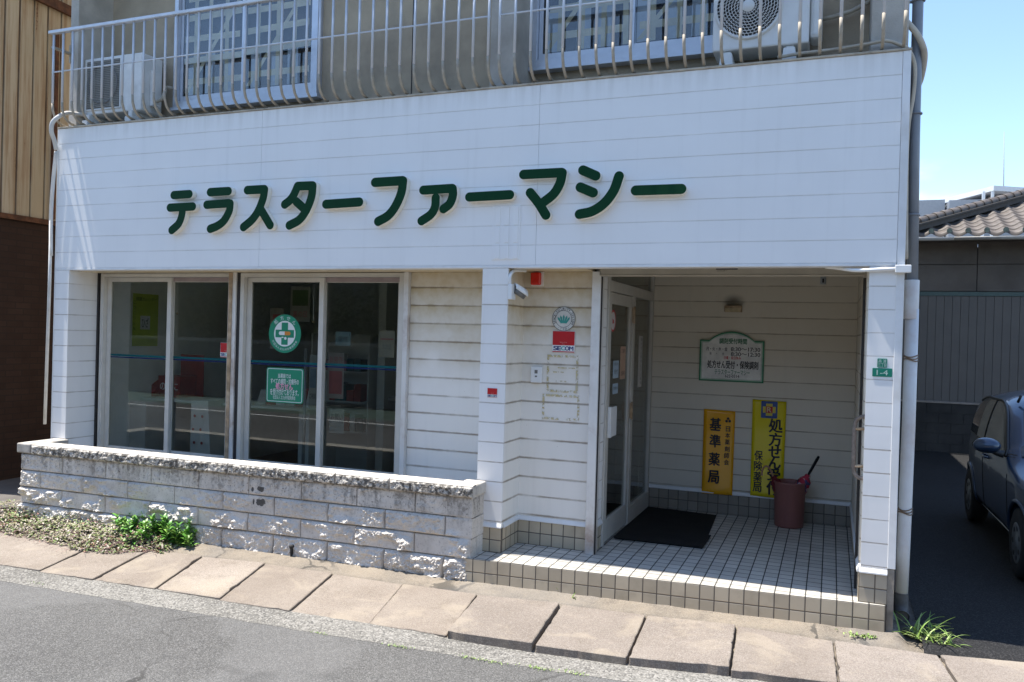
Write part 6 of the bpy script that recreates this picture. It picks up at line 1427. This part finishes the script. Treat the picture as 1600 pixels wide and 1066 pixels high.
mb.box(0.45, 8.9, 10.668, 10.795, 0.0, 0.92); mb.build('blocks', simple('dark_mossy_block', (0.040, 0.036, 0.032), 0.9, 0.3, 2.2, bump=0.6, bsc=50, dirt=(0.08, 0.07, 0.06), dirtamt=0.5), BW)
mb = MB(); mb.box(0.45, 8.9, 10.645, 10.815, 0.921, 0.95); mb.build('cap', simple('wall_cap', (0.30, 0.25, 0.21), 0.8, 0.15), BW)

# ------------------------------------------------------------------ modern house and mast far behind
GBD = thing('modern_house', 'grey flat roofed house with white roof edges far behind the tiled roof', 'house', (8, 40, 0))
GB1 = simple('grey_cladding', (0.27, 0.29, 0.32), 0.5, 0.05); GB2 = simple('white_edge', (0.62, 0.64, 0.66), 0.5, 0.03)
p = lambda px, py, y: atY(px, py, y)
a = p(1432, 324, 42); b = p(1478, 313, 42)
mb = MB(); mb.box(p(1380, 300, 42)[0], p(1477, 300, 42)[0], 42, 50, 0, p(1470, 312, 42)[2]); mb.build('lower_wing', GB1, GBD)
x0, x1 = p(1477.5, 300, 40)[0], p(1680, 290, 40)[0]; zt_ = p(1552, 290, 40)[2]
mb = MB(); mb.box(x0+0.3, x1, 41, 52, 0, zt_-0.5); mb.build('wall', GB1, GBD)
rl_ = p(1425, 318, 46); rr2 = p(1553, 288.5, 40)
mb = MB(); mb.hexa([(rl_[0]-3, 52, zt_-0.25), (rr2[0], 40.0, zt_-0.25), (x1, 42, zt_-0.25), (x1, 56, zt_-0.25), (rl_[0]-3, 52, zt_), (rr2[0], 40.0, zt_), (x1, 42, zt_), (x1, 56, zt_)]); mb.build('roof', GB2, GBD)
for px in (1537, 1551):
    c = p(px, 300, 40.2); mb = MB(); mb.box(c[0]-0.06, c[0]+0.06, 40.1, 40.3, 3, zt_-0.26); mb.build('post', GB2, GBD)
mb = MB(); mb.box(p(1500, 300, 40.9)[0], p(1535, 300, 40.9)[0], 40.9, 40.99, zt_-1.8, zt_-0.8); mb.build('window', simple('dark_window', (0.05, 0.06, 0.08), 0.1), GBD)
c0, c1 = atY(1568, 300, 60), atY(1569, 206, 60); mb = MB(); mb.tube([(c0[0], 60, 0), (c0[0], 60, c0[2]), (c1[0], 60, c1[2])], [0.05, 0.04, 0.02], 8); tag(mb.build('antenna_mast', simple('mast_grey', (0.25, 0.27, 0.3), 0.5)), 'thin antenna mast rising above the far modern house', 'antenna')

# ------------------------------------------------------------------ the rusty building on the left
LB = thing('rusty_shed', 'tall neighbouring building with rust stained tan steel panels above dark brick on the left', 'building', (-11, 4, 0))
lx = -9.2
def m_rust():
    t = NT('rust_stained_tan_steel'); p = t.pos(); x, y, z = t.sep(p); s1 = t.noise(t.scale(p, (14, 14, 0.6)), 1.0, 6, 0.65); s2 = t.noise(t.scale(p, (3, 3, 1.2)), 1.0, 4); f = t.noise(p, 40, 5)
    edge = t.m('FRACT', t.m('DIVIDE', t.m('SUBTRACT', y, 0.72), 0.187)); em = t.m('MINIMUM', edge, t.m('SUBTRACT', 1.0, edge))
    c = t.mix(t.ss(s2, .3, .7), (0.46, 0.39, 0.27), (0.54, 0.465, 0.335))
    r1 = t.m('MULTIPLY', t.ss(t.m('ADD', s1, t.m('MULTIPLY', s2, .35)), .60, .84), .7); c = t.mix(r1, c, (0.27, 0.15, 0.065))
    r2 = t.m('MULTIPLY', t.m('SUBTRACT', 1.0, t.ss(em, .015, .09)), t.ss(s2, .36, .6)); c = t.mix(r2, c, (0.13, 0.045, 0.015))
    r3 = t.ss(t.m('ADD', s1, t.m('MULTIPLY', f, .3)), .80, .90); c = t.mix(r3, c, (0.10, 0.035, 0.015))
    return t.fin(c, 0.6, spec=0.3)
mb = MB(); y = 0.16
while y < 9:
    mb.hexa([(lx-0.03, y+.006, 3.23), (lx+0.004, y+.012, 3.23), (lx+0.004, y+.175, 3.23), (lx-0.03, y+.181, 3.23), (lx-0.03, y+.006, 6.3), (lx+0.004, y+.012, 6.3), (lx+0.004, y+.175, 6.3), (lx-0.03, y+.181, 6.3)]); y += 0.187
mb.build('steel_panel', m_rust(), LB)
def m_brick():
    t = NT('dark_brown_brick'); p = t.pos(); x, y, z = t.sep(p); v = t.comb(y, z, 0.0)
    b = t.node('ShaderNodeTexBrick'); t.L(v, b.inputs[0]); b.inputs['Scale'].default_value = 1.0; b.inputs['Brick Width'].default_value = .21; b.inputs['Row Height'].default_value = .075; b.inputs['Mortar Size'].default_value = .006
    b.inputs['Color1'].default_value = (.046, .027, .019, 1); b.inputs['Color2'].default_value = (.066, .038, .027, 1); b.inputs['Mortar'].default_value = (.030, .024, .02, 1)
    t.bump(b.outputs['Fac'], -0.4, 0.006); return t.fin(t.mix(t.noise(p, 6, 4), b.outputs['Color'], (.03, .016, .012)), 0.8, spec=0.25)
mb = MB(); mb.box(-14, lx-0.01, 0.15, 9, 0, 3.16); mb.build('brick_wall', m_brick(), LB)
mb = MB(); mb.box(-14, lx-0.03, 0.15, 9, 3.165, 6.3); mb.build('upper_wall', M['dark'], LB)
RU = simple('rust_brown', (0.11, 0.045, 0.02), 0.8, 0.4, 14, bump=0.3, bsc=60); mb = MB(); mb.box(lx-0.02, lx+0.03, 0.14, 9, 3.165, 3.225); mb.build('flashing', RU, LB)
a = atX(60, 0, lx+0.05); b = atX(92, 20, lx+0.05); mb = MB(); mb.hexa([(lx+.012, a[1]-1.6, 5.93), (lx+.06, a[1]-1.6, 5.93), (lx+.06, 9, 5.60), (lx+.012, 9, 5.60), (lx+.012, a[1]-1.6, 6.05), (lx+.06, a[1]-1.6, 6.05), (lx+.06, 9, 5.72), (lx+.012, 9, 5.72)]); mb.build('rust_beam', RU, LB)
mb = MB(); yy2 = atX(84, 100, lx+0.02)[1]; mb.box(lx+0.006, lx+0.05, yy2, yy2+0.05, 3.24, 5.6); mb.build('downpipe', RU, LB)

# ------------------------------------------------------------------ across the street (seen in the window reflections)
HL = [leafmat('hedge_dark', (0.012, 0.020, 0.008), 0.3, 0.9), leafmat('hedge_mid', (0.022, 0.034, 0.012), 0.3, 0.9)]
def hedge_tree(label, x, y, h, w, seed, n=2200):
    r = random.Random(seed); s = thing('street_tree', label, 'tree', (x, y, -0.1), group='trees across the street'); t_ = MB(); t_.tube([(x, y, -0.1), (x+.1, y, h*.3), (x, y+.1, h*.6)], [.16, .12, .06], 10)
    for k in range(5):
        a = r.uniform(0, 6.28); t_.tube([(x+.1, y, h*.3), (x+math.cos(a)*w*.5, y+math.sin(a)*w*.5, h*.55)], [.06, .02], 6)
    t_.build('trunk', simple('bark', (0.07, 0.055, 0.04), 0.9, 0.3, 20), s); m_ = MB()
    cl = [Vector((x+r.gauss(0, w*.38), y+r.gauss(0, w*.34), h*.56+r.gauss(0, h*.17))) for _ in range(26)]
    for k in range(n):
        c = r.choice(cl); q = c+Vector((r.gauss(0, .34), r.gauss(0, .34), r.gauss(0, .3))); a = r.uniform(0, 6.28); e = r.uniform(-.9, .7); leaf(m_, q, Vector((math.cos(a)*math.cos(e), math.sin(a)*math.cos(e), math.sin(e))), Vector((0, 0, 1)), r.uniform(.14, .28), r.uniform(.04, .08), 0 if r.random() < .6 else 1)
    m_.build('crown', HL, s)
for i, (x, h, w) in enumerate(((-26, 5.5, 2.6), (-22, 4.6, 2.4), (-18.2, 5.2, 2.6), (-14.5, 4.4, 2.3), (-11, 5.0, 2.5), (-7.4, 4.5, 2.2), (-3.5, 4.9, 2.4), (1, 4.4, 2.2), (5, 5, 2.4))):
    hedge_tree(['broad dark green tree at the far left across the street', 'dark green tree second from the left across the street', 'tall dark tree third from the left across the street', 'low dark tree fourth from the left across the street', 'rounded dark tree opposite the left shop window', 'dark tree opposite the middle of the shop', 'dark tree opposite the entrance post', 'small dark tree opposite the porch', 'dark tree opposite the car park'][i], x, -13.2+0.05*x+0.3*math.sin(i*2), h, w, 30+i)
OB = thing('sky_blocker_building', 'long dark grey building added behind the trees to block sky from window reflections', 'building', (-8, -17, -0.1)); mb = MB(); mb.box(-40, 25, -26, -17, -0.15, 6.6); mb.build('wall', simple('dark_render', (0.10, 0.10, 0.10), 0.9, 0.15, 0.8), OB)  # added dark mass, keeps the sky out of the shop window reflections
for k in range(12):
    for zz in (0.9, 3.9): mb = MB(); mb.box(-37+5*k, -34.6+5*k, -17.0, -16.94, zz, zz+1.5); mb.build('window', simple('sky_blocker_window', (0.03, 0.035, 0.04), 0.2), OB) if k == 0 and zz == 0.9 else mb.build('window', bpy.data.materials['sky_blocker_window'], OB)
mb = MB(); mb.box(-40.2, 25.2, -26, -16.8, 6.61, 6.8); mb.build('roof', M['pier'], OB)
OW = thing('street_wall', 'long dark concrete wall across the street below the trees', 'wall', (-8, -12, -0.1)); mb = MB(); mb.hexa([(-40, -14.0, -0.15), (30, -10.6, -0.15), (30, -10.4, -0.15), (-40, -13.8, -0.15), (-40, -14.0, 1.5), (30, -10.6, 1.5), (30, -10.4, 1.5), (-40, -13.8, 1.5)]); mb.build('panel', simple('dark_concrete', (0.14, 0.135, 0.125), 0.9, 0.2, 1.5), OW)
mb = MB(); mb.hexa([(-40, -14.05, 1.501), (30, -10.65, 1.501), (30, -10.35, 1.501), (-40, -13.75, 1.501), (-40, -14.05, 1.6), (30, -10.65, 1.6), (30, -10.35, 1.6), (-40, -13.75, 1.6)]); mb.build('cap', simple('grey_cap', (0.3, 0.29, 0.27), 0.9), OW)
